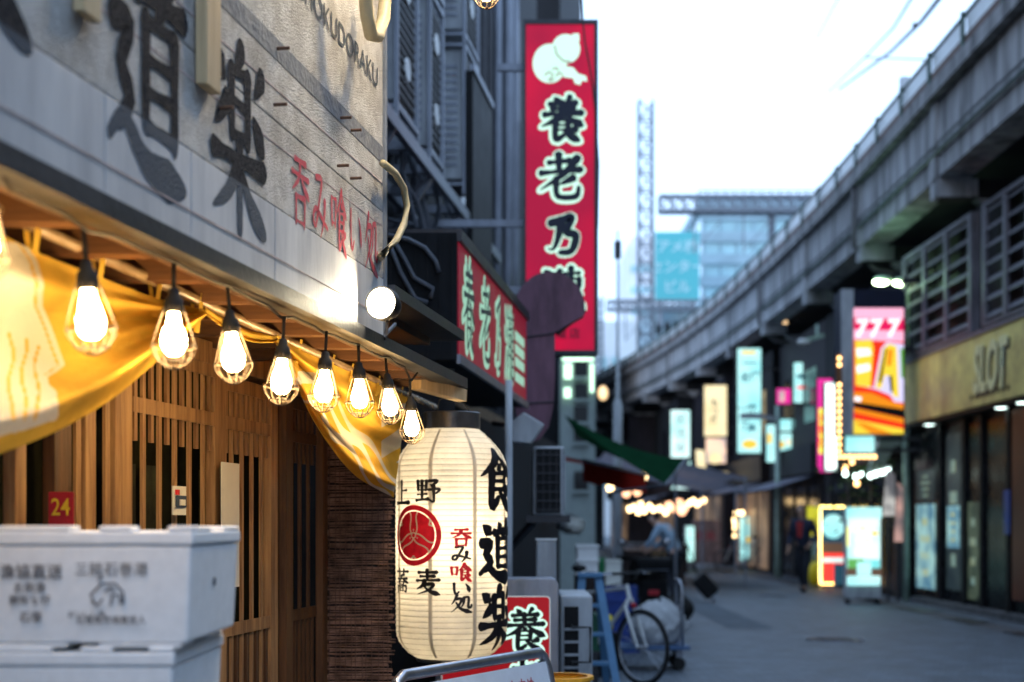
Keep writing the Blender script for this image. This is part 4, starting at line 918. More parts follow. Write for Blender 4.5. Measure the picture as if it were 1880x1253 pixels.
# railway gantries
def lattice(mb, a, b, w, n, r=.065, axis=(1,0,0)):
    a = Vector(a); b = Vector(b); d = (b-a); ax = Vector(axis)*w/2; ay = d.normalized().cross(Vector(axis)).normalized()*w/2
    C = [ax+ay, ax-ay, -ax-ay, -ax+ay]
    for c in C: mb.bar(a+c, b+c, r*1.5, r*1.5)
    for i in range(n):
        p = a+d*i/n; q = a+d*(i+1)/n
        for k in range(4): mb.bar(p+C[k], q+C[(k+1)%4], r, r); mb.bar(p+C[k], p+C[(k+1)%4], r, r)
    return mb
M['gantry'] = pm('hazed_gantry_steel', (.2,.23,.265), .6, .2)  # steel lightened and blued so its colour carries the far haze
def gantry(Y, pxm, pyt, pyb, pxr, lab, w=.62, bz=None):
    m0 = at(pxm, pyt, Y); bz = at(0, pyb, Y).z; xr_ = at(pxr, 0, Y).x
    t = thing('railway_gantry', lab, 'gantry', (m0.x, Y, 7.5), 'steel gantries over the railway')
    lattice(MB(), (m0.x, Y, 7.5), (m0.x, Y, m0.z), w, 16).build('mast', M['gantry'], t)
    lattice(MB(), (m0.x+w, Y, bz), (xr_-w, Y, bz), w*1.1, 14, axis=(0,1,0)).build('cross_girder', M['gantry'], t)
    lattice(MB(), (xr_, Y, 7.5), (xr_, Y, bz+.6), w, 9).build('mast', M['gantry'], t)
    for k in (.25, .5, .75):
        x = m0.x+(xr_-m0.x)*k; MB().bar((x, Y, bz-.4), (x, Y, bz-2.2), .07, .07).build('drop_arm', M['gantry'], t); MB().bar((x, Y, bz-2.1), (x+1.2, Y, bz-.7), .05, .05).build('drop_brace', M['gantry'], t)
    return t
gantry(64, 1185, 186, 376, 1545, 'tall lattice gantry mast in front of the teal billboard')
g2 = gantry(88, 1098, 545, 562, 1300, 'low far gantry crossing below the teal billboard', .55)
tk = thing('signal_cabin', 'dark steel service walkway carried on top of the gantry', 'walkway', at(1400, 372, 66))
a, b = at(1282, 385, 66), at(1515, 352, 66); MB().box(a.x, b.x, 66, 67.4, a.z, a.z+.12).build('floor', M['gantry'], tk)
rl = MB()
for i in range(15): x = a.x+(b.x-a.x)*i/14; rl.bar((x, 66, a.z+.12), (x, 66, b.z), .05, .05); rl.bar((x, 67.3, a.z+.12), (x, 67.3, b.z), .05, .05)
rl.box(a.x, b.x, 65.97, 66.03, b.z, b.z+.07); rl.box(a.x, b.x, 67.27, 67.33, b.z, b.z+.07); rl.box(a.x, b.x, 65.98, 66.02, (a.z+b.z)/2, (a.z+b.z)/2+.3); rl.build('railing', M['gantry'], tk)
for fx in (.6, .95): x = a.x+(b.x-a.x)*fx; MB().bar((x, 66.7, 7.5), (x, 66.7, a.z), .3, .3).build('leg', M['gantry'], tk)

# ================================================================== FAR BUILDINGS
fb = thing('glass_office', 'pale glass office block with horizontal bands behind the gantry', 'building', at(1390, 900, 125))
a = at(1285, 560, 125); b = at(1560, 385, 125)
M['paleglass'] = pm('pale_glazing', (.4,.62,.66), .12, 0, .2, .3, 0)
M['paleband'] = pm('pale_cladding', (.3,.42,.47), .6, var=.2, scale=.5, bump=0)
MB().box(a.x+.2, b.x, 125.3, 145, 0, b.z).build('glazing_core', M['paleglass'], fb)
nb_ = 12
for i in range(nb_): z = b.z-.9-i*1.95; MB().box(a.x, b.x+.1, 125, 125.29, z, z+.9).build('spandrel', M['paleband'], fb)
for i in range(9): x = a.x+.3+(b.x-a.x)*i/9; MB().box(x, x+.12, 125.1, 125.295, 8, b.z-.95).build('mullion', M['paleband'], fb)
MB().box(a.x-.1, b.x+.2, 124.8, 145.2, b.z, b.z+.9).build('roof_slab', M['paleband'], fb)
bb = thing('billboard_building', 'flat roofed building carrying the big teal billboard', 'building', at(1240, 900, 120))
a = at(1195, 700, 121); b = at(1284, 560, 121); MB().box(a.x, b.x, 121, 135, 0, b.z).build('wall', M['paleband'], bb)
for i in range(5):
    for j in range(4): x = a.x+.4+i*.75; MB().box(x, x+.5, 120.95, 120.998, 12+j*1.8, 13.1+j*1.8).build('window', M['shade_glass'], bb)
tb = thing('billboard', 'large teal rooftop billboard with three lines of white letters', 'billboard', at(1243, 555, 119))
a = at(1203, 553, 119); b = at(1284, 426, 119)
M['teal'] = pm('teal_hoarding', (.1,.45,.47), .5, var=.15, bump=0)
MB().box(a.x, b.x, 119, 119.3, a.z, b.z).build('panel', M['teal'], tb)
M['tealprint'] = pm('white_hoarding_print', (.45,.68,.7), .5, bump=0)
for i, s_ in enumerate(('アメ横', 'センター', 'ビル')):
    p = at(1243, 462+i*37, 118.99); lettering(s_, p, (1,0,0), (0,0,1), 1.15, M['tealprint'], tb, bold=.02, lift=.03)
for x in (a.x+.5, b.x-.5): MB().box(x-.15, x+.15, 119.31, 120.5, 18, a.z+3).build('support', M['gantry'], tb)
wt = thing('white_tower', 'hazy white tower block far behind the lattice mast', 'building', at(1172, 900, 175))
a = at(1152, 600, 175); b = at(1200, 432, 175); M['whitewall'] = pm('white_render', (.72,.74,.76), .7, var=.1, bump=0, scale=.3)
MB().box(a.x, b.x+.8, 175, 190, 0, b.z-1.2).build('wall', M['whitewall'], wt); MB().box(a.x+.7, b.x+.7, 175.6, 189, b.z-1.19, b.z).build('penthouse', M['whitewall'], wt)
for j in range(8): MB().box(a.x+.4, b.x+.5, 174.9, 174.99, 14+j*2.6, 14.9+j*2.6).build('window', M['paleglass'], wt)
lw = thing('low_block', 'pale low block closing the end of the street', 'building', at(1140, 900, 150))
a = at(1085, 700, 150); b = at(1330, 590, 150); MB().box(a.x, b.x, 150, 165, 0, b.z).build('wall', M['whitewall'], lw)
for i in range(10):
    for j in range(6): x = a.x+.8+i*1.35; MB().box(x, x+.9, 149.9, 149.99, 5+j*2.5, 6.4+j*2.5).build('window', M['paleglass'], lw)
for px, w_, z_, Y_, nm in ((1020,16,13,60,'grey'),(1010,22,17,95,'pale')):
    p = at(px, 900, Y_); t = thing('row_building', nm+' flat fronted building farther along the left side', 'building', (p.x-w_/2, Y_, 0)); MB().box(p.x-w_, p.x+1.6, Y_, Y_+14, 0, z_).build('wall', M['bluewall'], t)
    for i in range(4):
        for j in range(4): MB().box(p.x-6+i*2, p.x-5+i*2, Y_-.05, Y_-.003, 3.2+j*2.7, 4.6+j*2.7).build('window', M['shade_glass'], t)

# power lines
for pts, lab, r in ((((1708,-60,30),(1640,52,45),(1588,106,60),(1520,170,90)), 'thin power line crossing the sky beside the viaduct', .04), (((1762,-50,26),(1690,42,36),(1635,96,48),(1540,165,80)), 'thicker power line nearest the viaduct in the sky', .06), (((1590,106,52),(1700,110,42),(1800,110,36),(1990,112,30)), 'level wire running from the power lines over the viaduct fence', .03), (((1560,-40,60),(1535,5,65),(1500,70,80)), 'faint far wire high in the white sky', .03)):
    tag(MB().tube([at(*q) for q in pts], r, 5).build('power_line', M['cable']), lab, 'power line')
MB().ball(at(1679,46,37), .07).build('line_clamp', M['cable']); tag(bpy.data.objects['line_clamp'], 'small clamp on the thicker power line', 'clamp')

# ================================================================== RIGHT HAND SHOPS
SX = 7.05
M['shop_glass'] = pm('dim_shop_glass', (.006,.007,.009), .28, 0, .3, 3, 0, spec=.05)
shop = thing('slot_parlour', 'slot parlour under the viaduct with yellow fascia and grey louvres', 'shop', (SX, 21, 0))
MB().box(SX+.35, 13, -20, 25.4, 0, 3.15).build('wall', M['brownwall'], shop)
MB().box(SX+.1, 13, -20, 25.45, 3.16, 6.25).build('upper_wall', M['black'], shop)
zf0, zf1 = 3.18, 4.25
MB().box(SX-.02, SX+.095, 8, 25.6, zf0, zf1).build('fascia', M['yellowfascia'], shop, bevel=.01)
MB().box(SX-.05, SX+.095, 13.5, 25.62, zf1+.002, zf1+.05).build('fascia_trim', M['grey_metal'], shop)
MB().box(SX-.0, SX+.35, 13.5, 25.6, 3.12, 3.178).build('soffit', M['black'], shop)
M['slotpaint'] = pm('pale_yellow_letter', (.85,.8,.4), .4, var=.15, bump=0)
M['slotshade'] = pm('dark_letter_edge', (.06,.055,.03), .5, bump=0)
for m, dz, dy, lf in ((M['slotshade'], -.06, -.09, .006), (M['slotpaint'], 0, 0, .012)):
    lettering('SLOT', (SX-.02, 20.95+dy, 3.4+dz), (0,-1,0), (0,0,1), .98, m, shop, bold=.035, sx=.62, lift=lf, shear=.2)
    lettering('777', (SX-.02, 19.1+dy, 3.5+dz), (0,-1,0), (0,0,1), .55, m, shop, bold=.01, sx=.8, lift=lf, shear=.2)
dm = MB()
for i in range(9): dm.box(SX-.028, SX-.021, 20.1+i*.2, 20.2+i*.2, 3.3, 3.37)
dm.build('small_print', M['slotshade'], shop)
# louvre panels
for (pa, pb) in ((1664, 1786), (1812, 1990)):
    Yb_, Ya_ = SX*S/(pa-CX), SX*S/(pb-CX); z0, z1 = 4.33, 6.16
    nf = 3 if pa < 1700 else 4
    for i in range(nf+1):
        Yc = Ya_+(Yb_-Ya_)*i/nf; MB().box(SX-.06, SX+.0, Yc-.06, Yc+.06, z0, z1).build('louvre_post', M['louver'], shop)
    for i in range(nf):
        y0, y1 = Ya_+(Yb_-Ya_)*i/nf+.062, Ya_+(Yb_-Ya_)*(i+1)/nf-.062
        for k in range(7):
            z = z0+.1+k*.26; MB().hexa([(SX-.05,y0,z),(SX+.05,y0,z+.1),(SX+.05,y1,z+.1),(SX-.05,y1,z),(SX-.05,y0,z+.02),(SX+.05,y0,z+.12),(SX+.05,y1,z+.12),(SX-.05,y1,z+.02)]).build('louvre_slat', M['louver'], shop)
        MB().box(SX-.055, SX-.005, y0, y1, z1-.07, z1).build('louvre_rail', M['louver'], shop); MB().box(SX-.055, SX-.005, y0, y1, z0, z0+.05).build('louvre_rail', M['louver'], shop)
    MB().box(SX+.01, SX+.09, Ya_-.07, Ya_-.062, z0, z1).build('louvre_return', M['louver'], shop)
# glazed front
def YS(px, X=SX+.3): return X*S/(px-CX)
for i, (pa, pb) in enumerate(((1672,1724),(1730,1770),(1774,1800),(1806,1850),(1856,1920),(1925,2010))):
    ya, yb = YS(pb), YS(pa)
    MB().box(SX+.3, SX+.32, ya+.06, yb-.06, .12, 3.0).build('door_pane', M['shop_glass'], shop)
    MB().box(SX+.24, SX+.345, yb-.058, yb+.05, .1, 3.11).build('door_frame', M['black'], shop)
MB().box(SX+.1, SX+.345, 13, 25.5, 0, .1).build('step', M['gutterstrip'], shop)
for px, zc in ((1706,3.1),(1838,3.1),(1878,3.1)):
    y = (SX+.17)*S/(px-CX); MB().lathe([(0,0),(.09,.002)], (SX+.17, y, 3.112), (0,0,-1), 16, capped=False).build('downlight', M['coldbulb'], shop, fix=False)
    l = bpy.data.lights.new('downlight_lamp', 'SPOT'); l.energy = 1.2; l.spot_size = R(110); l.color = (.8,1,.95); l.shadow_soft_size = .08
    lo = bpy.data.objects.new('downlight_lamp', l); COL.objects.link(lo); lo.location = (SX+.17, y, 3.09); lo.parent = shop; lo.matrix_parent_inverse = mw(shop).inverted()
M['poster_a'] = em('backlit_poster', (.55,.95,.9), .34, c2=(.05,.2,.35), scale=2.4)
M['poster_b'] = em('poster_with_faces', (.1,.15,.15), .1, c2=(.03,.04,.06), scale=3)
M['poster_c'] = em('green_poster', (.12,.16,.1), .3, c2=(.02,.03,.02), scale=3)
M['orangewall'] = em('lit_orange_panel', (.16,.03,.008), .07, c2=(.05,.01,.005), scale=.8)
for pa, pb, za, zb, m, nm, lab in ((1682,1716,.25,1.75,'poster_a','window_poster','bright cyan backlit poster on the first pane of the slot parlour'),(1683,1716,1.8,2.35,'poster_b','window_poster','dark poster above the cyan one on the slot parlour window'),(1738,1764,.3,2.9,'poster_b','window_poster','tall grey poster with pale figures on the second slot parlour pane'),(1740,1762,1.0,1.7,'poster_a','window_poster','small cyan poster over the tall grey one'),(1777,1797,.2,1.75,'poster_c','window_poster','dim green poster on the third slot parlour pane')):
    ya, yb = YS(pb, SX+.28), YS(pa, SX+.28); lift = .0 if lab[0] != 's' else .012
    t = MB().box(SX+.28-lift, SX+.29-lift, ya, yb, za, zb).build(nm, M[m]); tag(t, lab, 'poster', 'posters on the slot parlour glass')
    pm_ = em('poster_print', (.6,.9,.75), .3 if m == 'poster_a' else .12, c2=(.8,.75,.2), scale=5)
    for i in range(4): z = za+(zb-za)*(.15+.2*i); w_ = (yb-ya)*(.3+.1*(i % 3)); MB().box(SX+.272-lift, SX+.277-lift, (ya+yb)/2-w_/2, (ya+yb)/2+w_/2, z, z+(zb-za)*.08).build('print', pm_, t)
MB().box(SX+.22, SX+.24, YS(1990), YS(1868), .3, 3.05).build('lit_panel', M['orangewall'], shop)
y = YS(1857); p = MB().box(SX+.2, SX+.215, y-.18, y+.05, 1.25, 1.9).build('wall_notice', M['navy_plastic']); tag(p, 'narrow blue notice on the dark slot parlour wall', 'notice')

# ------------------------------------------------------------------ lit signs
def lsign(name, label, px0, px1, py0, py1, Y, m, depth=.25, frame='black', cat='sign', fr=.035, bracket=True, group=None, post=False):
    a, b = at(px0, py1, Y), at(px1, py0, Y)
    t = thing(name, label, cat, ((a.x+b.x)/2, Y, a.z), group)
    MB().box(a.x, b.x, Y+.004, Y+depth, a.z, b.z).build('casing', M[frame], t, bevel=.01)
    PAN[t.name] = MB().box(a.x+fr, b.x-fr, Y-.012, Y+.002, a.z+fr, b.z-fr).build('panel', M[m], t)
    if bracket:
        for f in (.2, .8): z = a.z+(b.z-a.z)*f; MB().box(b.x, max(b.x+.2, xv(Y)+1.1), Y+.08, Y+.14, z-.03, z+.03).build('bracket', M['dark_metal'], t)
    return t, a, b
def blk(t, a, b, Y, fx0, fx1, fz0, fz1, m, d=.02, nm='print'):
    return MB().box(a.x+(b.x-a.x)*fx0, a.x+(b.x-a.x)*fx1, Y-d, Y-.0135, a.z+(b.z-a.z)*fz0, a.z+(b.z-a.z)*fz1).build(nm, M[m], PAN.get(t.name, t))
M['cyanlit'] = em('cyan_white_lit', (.5,.95,.93), .8, c2=(.32,.8,.82), scale=1.6)
M['whitelit'] = em('white_lit', (.72,1,.95), .86, c2=(.45,.85,.8), scale=1.6)
M['creamlit'] = em('cream_lit', (1,.84,.5), .8, c2=(.9,.7,.36), scale=1.5)
M['peachlit'] = em('peach_lit', (1,.68,.48), .8, c2=(.3,.27,.33), scale=1.4)
M['orangeprint'] = em('orange_print', (.95,.6,.06), .75)
M['blueprint'] = em('blue_print', (.03,.16,.22), .5)
M['darktext'] = pm('sign_text', (.02,.03,.04), .5, bump=0)
M['magentalit'] = em('magenta_lit', (.75,.03,.3), .8); M['yellowlit'] = em('yellow_lit', (1,.85,.08), 1.0); M['redl'] = em('red_lit', (1,.05,.04), .9)
t, a, b = lsign('projecting_sign', 'tall cyan white lit sign with dark characters high under the viaduct', 1352, 1399, 638, 834, 39, 'cyanlit')
blk(t, a, b, 39, .2, .75, .935, .965, 'orangeprint'); blk(t, a, b, 39, .22, .8, .845, .86, 'blueprint')
MB().prism([at(x, y, 38.985) for x, y in disc_pts(1376, 816, 14, 8)], (0,.003,0)).build('print', M['orangeprint'], t)
for s_, px, py in (('名',1368,700),('代',1385,697),('焼',1380,757),('鳥',1380,793),('一',1364,757),('丁',1366,788)): lettering(s_, at(px, py, 38.985), (1,0,0), (0,0,1), .27, M['blueprint'], t, bold=.03)
t, a, b = lsign('projecting_sign', 'white lit upright sign farthest along the viaduct shops', 1230, 1268, 752, 842, 52, 'whitelit'); 
for k, s_ in enumerate('居酒屋'): lettering(s_, at(1249, 778+k*26, 51.98), (1,0,0), (0,0,1), .42, pm('pale_sign_text', (.25,.4,.4), .5, bump=0), t)
t, a, b = lsign('projecting_sign', 'cream lit upright sign with small black characters', 1291, 1336, 706, 803, 45, 'creamlit')
for k, s_ in enumerate('もつ焼'): lettering(s_, at(1312, 745+k*16, 44.985), (1,0,0), (0,0,1), .27, M['darktext'], t, bold=.02)
t, a, b = lsign('projecting_sign', 'peach glowing picture sign under the cream sign', 1294, 1335, 803, 853, 45, 'peachlit')
MB().prism([at(x, y, 44.98) for x, y in disc_pts(1313, 842, 13, 10)], (0,.003,0)).build('print', M['creamlit'], t)
t = thing('corner_sign', 'cream lit L shaped sign at the foot of the peach sign', 'sign', at(1300, 885, 44))
MB().prism([at(x, y, 44) for x, y in ((1279,826),(1293,828),(1296,862),(1338,868),(1338,872),(1282,885))], (0,.2,0)).build('panel', M['creamlit'], t)
MB().box(at(1290,0,44.2).x, xv(44)+1, 44.201, 44.3, at(0,876,44).z, at(0,866,44).z).build('bracket', M['dark_metal'], t)
t = MB().prism([at(x, y, 50) for x, y in ((1268,846),(1268,898),(1233,898))], (0,.15,0)).build('wedge_sign', M['whitelit']); tag(t, 'white lit wedge shaped sign beyond the green awning tip', 'sign')
t, a, b = lsign('projecting_sign', 'narrow cyan lit sign face with an orange mark', 1406, 1424, 779, 850, 37, 'cyanlit', fr=.02); blk(t, a, b, 37, .15, .6, .5, .75, 'orangeprint')
t, a, b = lsign('projecting_sign', 'square cyan lit sign with tall orange mark', 1428, 1474, 768, 846, 37.4, 'cyanlit', frame='black'); blk(t, a, b, 37.4, .68, .86, .25, .8, 'orangeprint'); blk(t, a, b, 37.4, .1, .25, .3, .45, 'orangeprint'); blk(t, a, b, 37.4, .35, .5, .35, .5, 'creamlit')
t, a, b = lsign('projecting_sign', 'cyan lit sign half hidden under the viaduct beam', 1455, 1482, 664, 742, 36, 'cyanlit'); blk(t, a, b, 36, .3, .7, .6, .7, 'blueprint'); blk(t, a, b, 36, .3, .75, .35, .42, 'redl')
t, a, b = lsign('projecting_sign', 'small red and white sign left of the half hidden cyan sign', 1424, 1456, 712, 744, 36.5, 'magentalit', fr=.03); blk(t, a, b, 36.5, .2, .5, .2, .8, 'peachlit')
t, a, b = lsign('banner_sign', 'magenta and yellow upright banner sign', 1500, 1528, 695, 868, 30, 'magentalit', fr=.01); blk(t, a, b, 30, .12, .75, .2, .68, 'yellowlit'); 
for k, s_ in enumerate('大売出'): lettering(s_, at(1511, 775+k*22, 29.98), (1,0,0), (0,0,1), .24, M['redl'], t, bold=.03)
t, a, b = lsign('tube_sign', 'glaring white strip sign beside the magenta banner', 1515, 1536, 703, 865, 28.8, 'whitelit', fr=.0); M['glare'] = em('white_glare', (.9,1,.9), 2.2); blk(t, a, b, 28.8, .1, .9, .03, .97, 'glare')

# LED slot sign
YL_ = 24.6
led = thing('slot_sign', 'dazzling pink red and yellow slot machine sign in a dark casing', 'sign', at(1610, 797, YL_))
a, b = at(1546, 798, YL_), at(1662, 532, YL_)
MB().box(a.x, b.x, YL_+.005, YL_+.6, a.z, b.z).build('casing', pm('blue_black_casing', (.006,.009,.025), .5), led)
MB().box(a.x-.02, at(1566,0,YL_).x, YL_-.05, YL_+.004, a.z, b.z).build('edge_post', M['acgrey'], led)
def lpoly(pts, m, k, nm='print'): return MB().prism([at(x, y, YL_-.01-k*.004) for x, y in pts], (0,.003,0)).build(nm, m, led)
LM = {k: em('led_'+k, c, s*.5) for k, c, s in (('pink',(1,.45,.62),1.5),('hot',(.95,.01,.12),1.1),('white',(1,.9,.95),1.8),('red',(.95,.04,.01),1.15),('yellow',(1,.72,.05),1.3),('gold',(1,.32,.01),1.15),('blue',(.75,.7,1),1.3),('green',(.15,.5,.05),.9),('black',(.01,.01,.01),0.02))}
lpoly([(1567,566),(1659,566),(1659,797),(1567,797)], LM['red'], 0, 'panel')
lpoly([(1567,566),(1659,566),(1659,628),(1567,624)], LM['pink'], 1)
lpoly([(1567,584),(1659,586),(1659,608),(1567,605)], LM['hot'], 2)
for px in (1580, 1606, 1638): lettering('7', at(px, 618, YL_-.022), (1,0,0), (0,0,1), .42, LM['white'], led, bold=.035, shear=.1)
lpoly([(1570,626),(1600,624),(1604,640),(1598,712),(1571,708)], LM['yellow'], 3); lpoly([(1572,640),(1596,640),(1600,652),(1574,656)], LM['white'], 4); lpoly([(1572,672),(1596,668),(1598,680),(1574,686)], LM['white'], 5)
lpoly([(1570,706),(1604,712),(1618,640),(1628,628),(1659,632),(1659,740),(1642,738),(1634,726),(1610,716)], LM['blue'], 3); lpoly([(1608,712),(1622,640),(1632,632),(1646,636),(1650,730),(1640,728),(1636,690),(1624,690),(1618,714)], LM['yellow'], 6)
lpoly([(1613,700),(1625,640),(1628,640),(1618,704)], LM['black'], 7); lpoly([(1632,690),(1638,690),(1640,720),(1635,720)], LM['black'], 7); lpoly([(1653,640),(1659,640),(1659,694),(1655,694)], LM['green'], 7)
lpoly([(1630,642),(1640,642),(1636,672),(1628,672)], LM['gold'], 8)
lpoly([(1567,720),(1600,722),(1634,736),(1659,744),(1659,752),(1567,738)], LM['gold'], 7); lpoly([(1570,728),(1582,730),(1580,738),(1568,736)], LM['white'], 9)
lpoly([(1567,738),(1659,752),(1659,768),(1567,748)], LM['black'], 8); lpoly([(1567,749),(1659,769),(1659,778),(1567,757)], LM['gold'], 9); lpoly([(1567,770),(1659,788),(1659,797),(1567,797)], LM['yellow'], 10); lpoly([(1567,774),(1590,778),(1640,797),(1600,797)], LM['gold'], 11)
MB().box(b.x, SX+.2, YL_+.2, YL_+.3, 4.4, 4.5).build('bracket', M['dark_metal'], led); MB().box(b.x, SX+.2, YL_+.2, YL_+.3, 5.6, 5.7).build('bracket', M['dark_metal'], led)
t, a, b = lsign('glowing_sign', 'small glowing white panel under the slot sign', 1550, 1607, 799, 833, 25.2, 'cyanlit', fr=.02, depth=.2)
# bulb chain
_at = at
def at(px, py, Y): return _at(px, py, 24.3 if Y in (25, 25.0, 25.06) else Y)
bc = thing('bulb_chain', 'L shaped chain of amber bulbs edging the slot sign', 'light string', at(1541, 840, 25))
ch = MB().prism([at(x, y, 25.06) for x, y in ((1536,650),(1546,650),(1546,833),(1606,833),(1606,844),(1536,844))], (0,.05,0)).build('backing', pm('brown_strip', (.16,.07,.03), .6), bc)
b0 = None
for px, py in [(1541, 658+i*12.2) for i in range(15)]+[(1541+i*9.2, 839) for i in range(8)]:
    if random.random() < .1: continue
    p = at(px, py, 25.0)
    if b0 is None: b0 = MB().ball(p, .033, 8).build('bulb', M['smallbulb'], bc, smooth=True); bp0 = p
    else: share(b0, 'bulb', bc, p-bp0)
at = _at
# street light pair under the viaduct
sl = thing('street_lamp', 'twin headed street lamp glowing greenish under the viaduct', 'street lamp', (at(1662,0,25.8).x, 25.8, 0))
xx = at(1663, 0, 25.8).x; zz = at(0, 520, 25.8).z
MB().tube([(xx,25.8,0),(xx,25.8,zz+.0)], .06, 10).build('pole', M['lampshell'], sl, smooth=True)
MB().tube([(xx,25.8,zz-.02),(xx-.5,25.75,zz+.06)], .035, 8).build('arm', M['lampshell'], sl)
for px, py, s_ in ((1617,518,.78),(1652,520,.7)):
    c = at(px, py, 25.6); MB().ball(c, .15*s_, 14, 1.2, .8, .55).build('lens', M['greenlamp'], sl, smooth=True)
    MB().ball(c+Vector((.03,0,.05)), .165*s_, 14, 1.25, .85, .5).build('hood', M['lampshell'], sl, smooth=True)
l = bpy.data.lights.new('street_lamp_light', 'POINT'); l.energy = 18; l.color = (.5,1,.6); l.shadow_soft_size = .2
lo = bpy.data.objects.new('street_lamp_light', l); COL.objects.link(lo); lo.location = at(1596, 528, 25.2); lo.parent = sl; lo.matrix_parent_inverse = mw(sl).inverted()
# floodlight pair bracket further along
wl = thing('wall_lamp', 'white spotlight bracket fixed to a viaduct pier', 'lamp', at(1495, 618, 31))
MB().bar(at(1470,628,31), at(1512,616,31), .1, .08).build('arm', M['lampshell'], wl); MB().bar(at(1500,618,31), at(1500,598,31.2), .06, .06).build('stem', M['lampshell'], wl); MB().ball(at(1476,628,31), .12, 10, 1.3, .8, .6).build('head', M['white_plastic'], wl)
for px, py, Y, r, lab in ((1162,676,68,.32,'round amber lamp on the far end of the viaduct'),(1107,722,60,.25,'pinkish lamp left of the far viaduct end'),(1348,550,45,.16,'amber lamp on the viaduct face below the fence'),(1437,596,38,.16,'amber lamp between two viaduct girders')):
    t = thing('deck_lamp', lab, 'lamp', at(px, py, Y)); p = at(px, py, Y); MB().ball(p, r, 10, .8, .8, 1.2).build('globe', em('amber_globe', (1,.66,.34), 1.3), t, smooth=True)
    MB().bar(p, (max(p.x+.4, xv(Y)+.05), Y+.05, p.z+.1), .05, .05).build('bracket', M['dark_metal'], t)

# ------------------------------------------------------------------ shop fronts under the far viaduct
segs = [(26.5,33,7.3,'dark shopfront with cluttered lights behind the bright pavement sign'),(33.3,39,7.35,'dark shopfront with red awning lights beyond the lamp post'),(39.3,46,7.2,'dim shop with a small lit board beside its door'),(46.3,54,6.9,'brown shop under the cream sign'),(54.3,63,6.3,'far dim shop with warm lit doorway'),(63.3,74,5.2,'farthest shop under the curving viaduct')]
M['litdoor'] = em('lit_shop_interior', (.5,.32,.2), .26, c2=(.06,.04,.04), scale=.9)
M['lilac'] = pm('lilac_grey_render', (.02,.017,.022), .75, streak=3, var=.4)
for i, (y0, y1, x, lab) in enumerate(segs):
    t = thing('arch_shop', lab, 'shop', (x, (y0+y1)/2, 0))
    MB().box(x, x+5, y0, y1, 0, 6.2).build('wall', M['lilac' if i % 2 else 'darkwall'], t)
    MB().box(x-.02, x-.003, y0+.4, y1-.5, .1, 2.3).build('shopfront', M['litdoor' if i > 1 else 'shade_glass'], t)
    for k in range(4): yy = y0+.4+(y1-y0-.9)*k/3; MB().box(x-.06, x-.021, yy-.05, yy+.05, 0, 2.35).build('door_frame', M['dark_metal'], t)
    MB().box(x-.3, x-.003, y0+.2, y1-.2, 2.6, 3.3).build('fascia', M['bluewall' if i % 2 else 'brownwall'], t)
    for k in range(2): yy = y0+1+k*2.6; MB().box(x-.015, x-.003, yy, yy+1.4, 3.9, 5.2).build('window', M['shade_glass'], t)
    P = [[(x-.05-1.2*j/4, y0+.3+(y1-y0-.6)*k/6, 2.6-.38*j/4-.03*math.sin(k*3.1)) for j in range(5)] for k in range(7)]
    if i in (1, 2, 4): o = MB().grid(P).build('awning', M['grey_awning'], t, fix=False); 
# lamp post
lp = thing('lamp_post', 'slim grey lamp post with a boxy arm in the middle of the street', 'street lamp', gnd(1428, 1062))
g0 = gnd(1428, 1062); zt = at(0, 745, g0.y).z
MB().tube([(g0.x, g0.y, 0), (g0.x, g0.y, 1), (g0.x, g0.y, zt)], [.09, .07, .06], 10).build('pole', M['lampshell'], lp, smooth=True)
MB().bar((g0.x, g0.y, zt-.35), (g0.x-.55, g0.y, zt-.25), .1, .1).build('arm', M['acgrey'], lp); MB().box(g0.x-.95, g0.x-.4, g0.y-.12, g0.y+.12, zt-.34, zt-.2).build('head', M['acgrey'], lp)
lq = thing('utility_pole', 'tall thin pole rising past the green awning', 'pole', (at(1134,0,26).x, 26, 0))
x = at(1134, 0, 26).x; zt = at(0, 424, 26).z
MB().tube([(x,26,0),(x,26,3.6),(x,26,3.7),(x,26,zt)], [.09,.085,.035,.02], 10).build('pole', M['acgrey'], lq, smooth=True)
MB().box(x-.06, x+.06, 25.9, 26.1, zt-.5, zt-.2).build('lamp_box', M['dark_metal'], lq)

# ------------------------------------------------------------------ left side stalls beyond the corner building
pa = thing('lit_stair_tower', 'pale stair tower lit greenish with a column of dark windows', 'building', at(1062, 900, 27))
a, b = at(1030, 900, 27), at(1093, 655, 27)
M['minttile'] = pm('pale_mint_tile', (.3,.35,.34), .5, var=.1)
MB().box(a.x, b.x, 27, 31, 0, b.z).build('wall', M['minttile'], pa)
for y0, y1 in ((664,692),(705,733),(746,775),(788,812),(866,900)):
    p, q = at(1054, y1, 27), at(1079, y0, 27); MB().box(p.x, q.x, 26.94, 26.997, p.z, q.z).build('window', M['shade_glass'], pa)
    MB().box(p.x-.03, q.x+.03, 26.9, 26.996, p.z-.06, p.z-.003).build('sill', M['minttile'], pa)
M['mintlight'] = em('green_tube_light', (.6,1,.7), 1.6)
for pts in ((1033,1090,654,662),(1036,1050,668,695),(1036,1048,712,730),(1084,1090,668,720)):
    p, q = at(pts[0], pts[3], 26.8), at(pts[1], pts[2], 26.8); MB().box(p.x, q.x, 26.82, 26.9, p.z, q.z).build('light_tube', M['mintlight'], pa)
aw = thing('green_awning', 'dark green canvas awning sloping over the pavement on the left', 'awning', at(1150, 830, 16))
p0, p1, p2 = at(1036, 762, 16.5), at(1258, 845, 16), at(1222, 890, 15.6)
q0, q1 = p0+Vector((.35,4.0,-.02)), p1+Vector((.35,4.0,.0))
n = 10
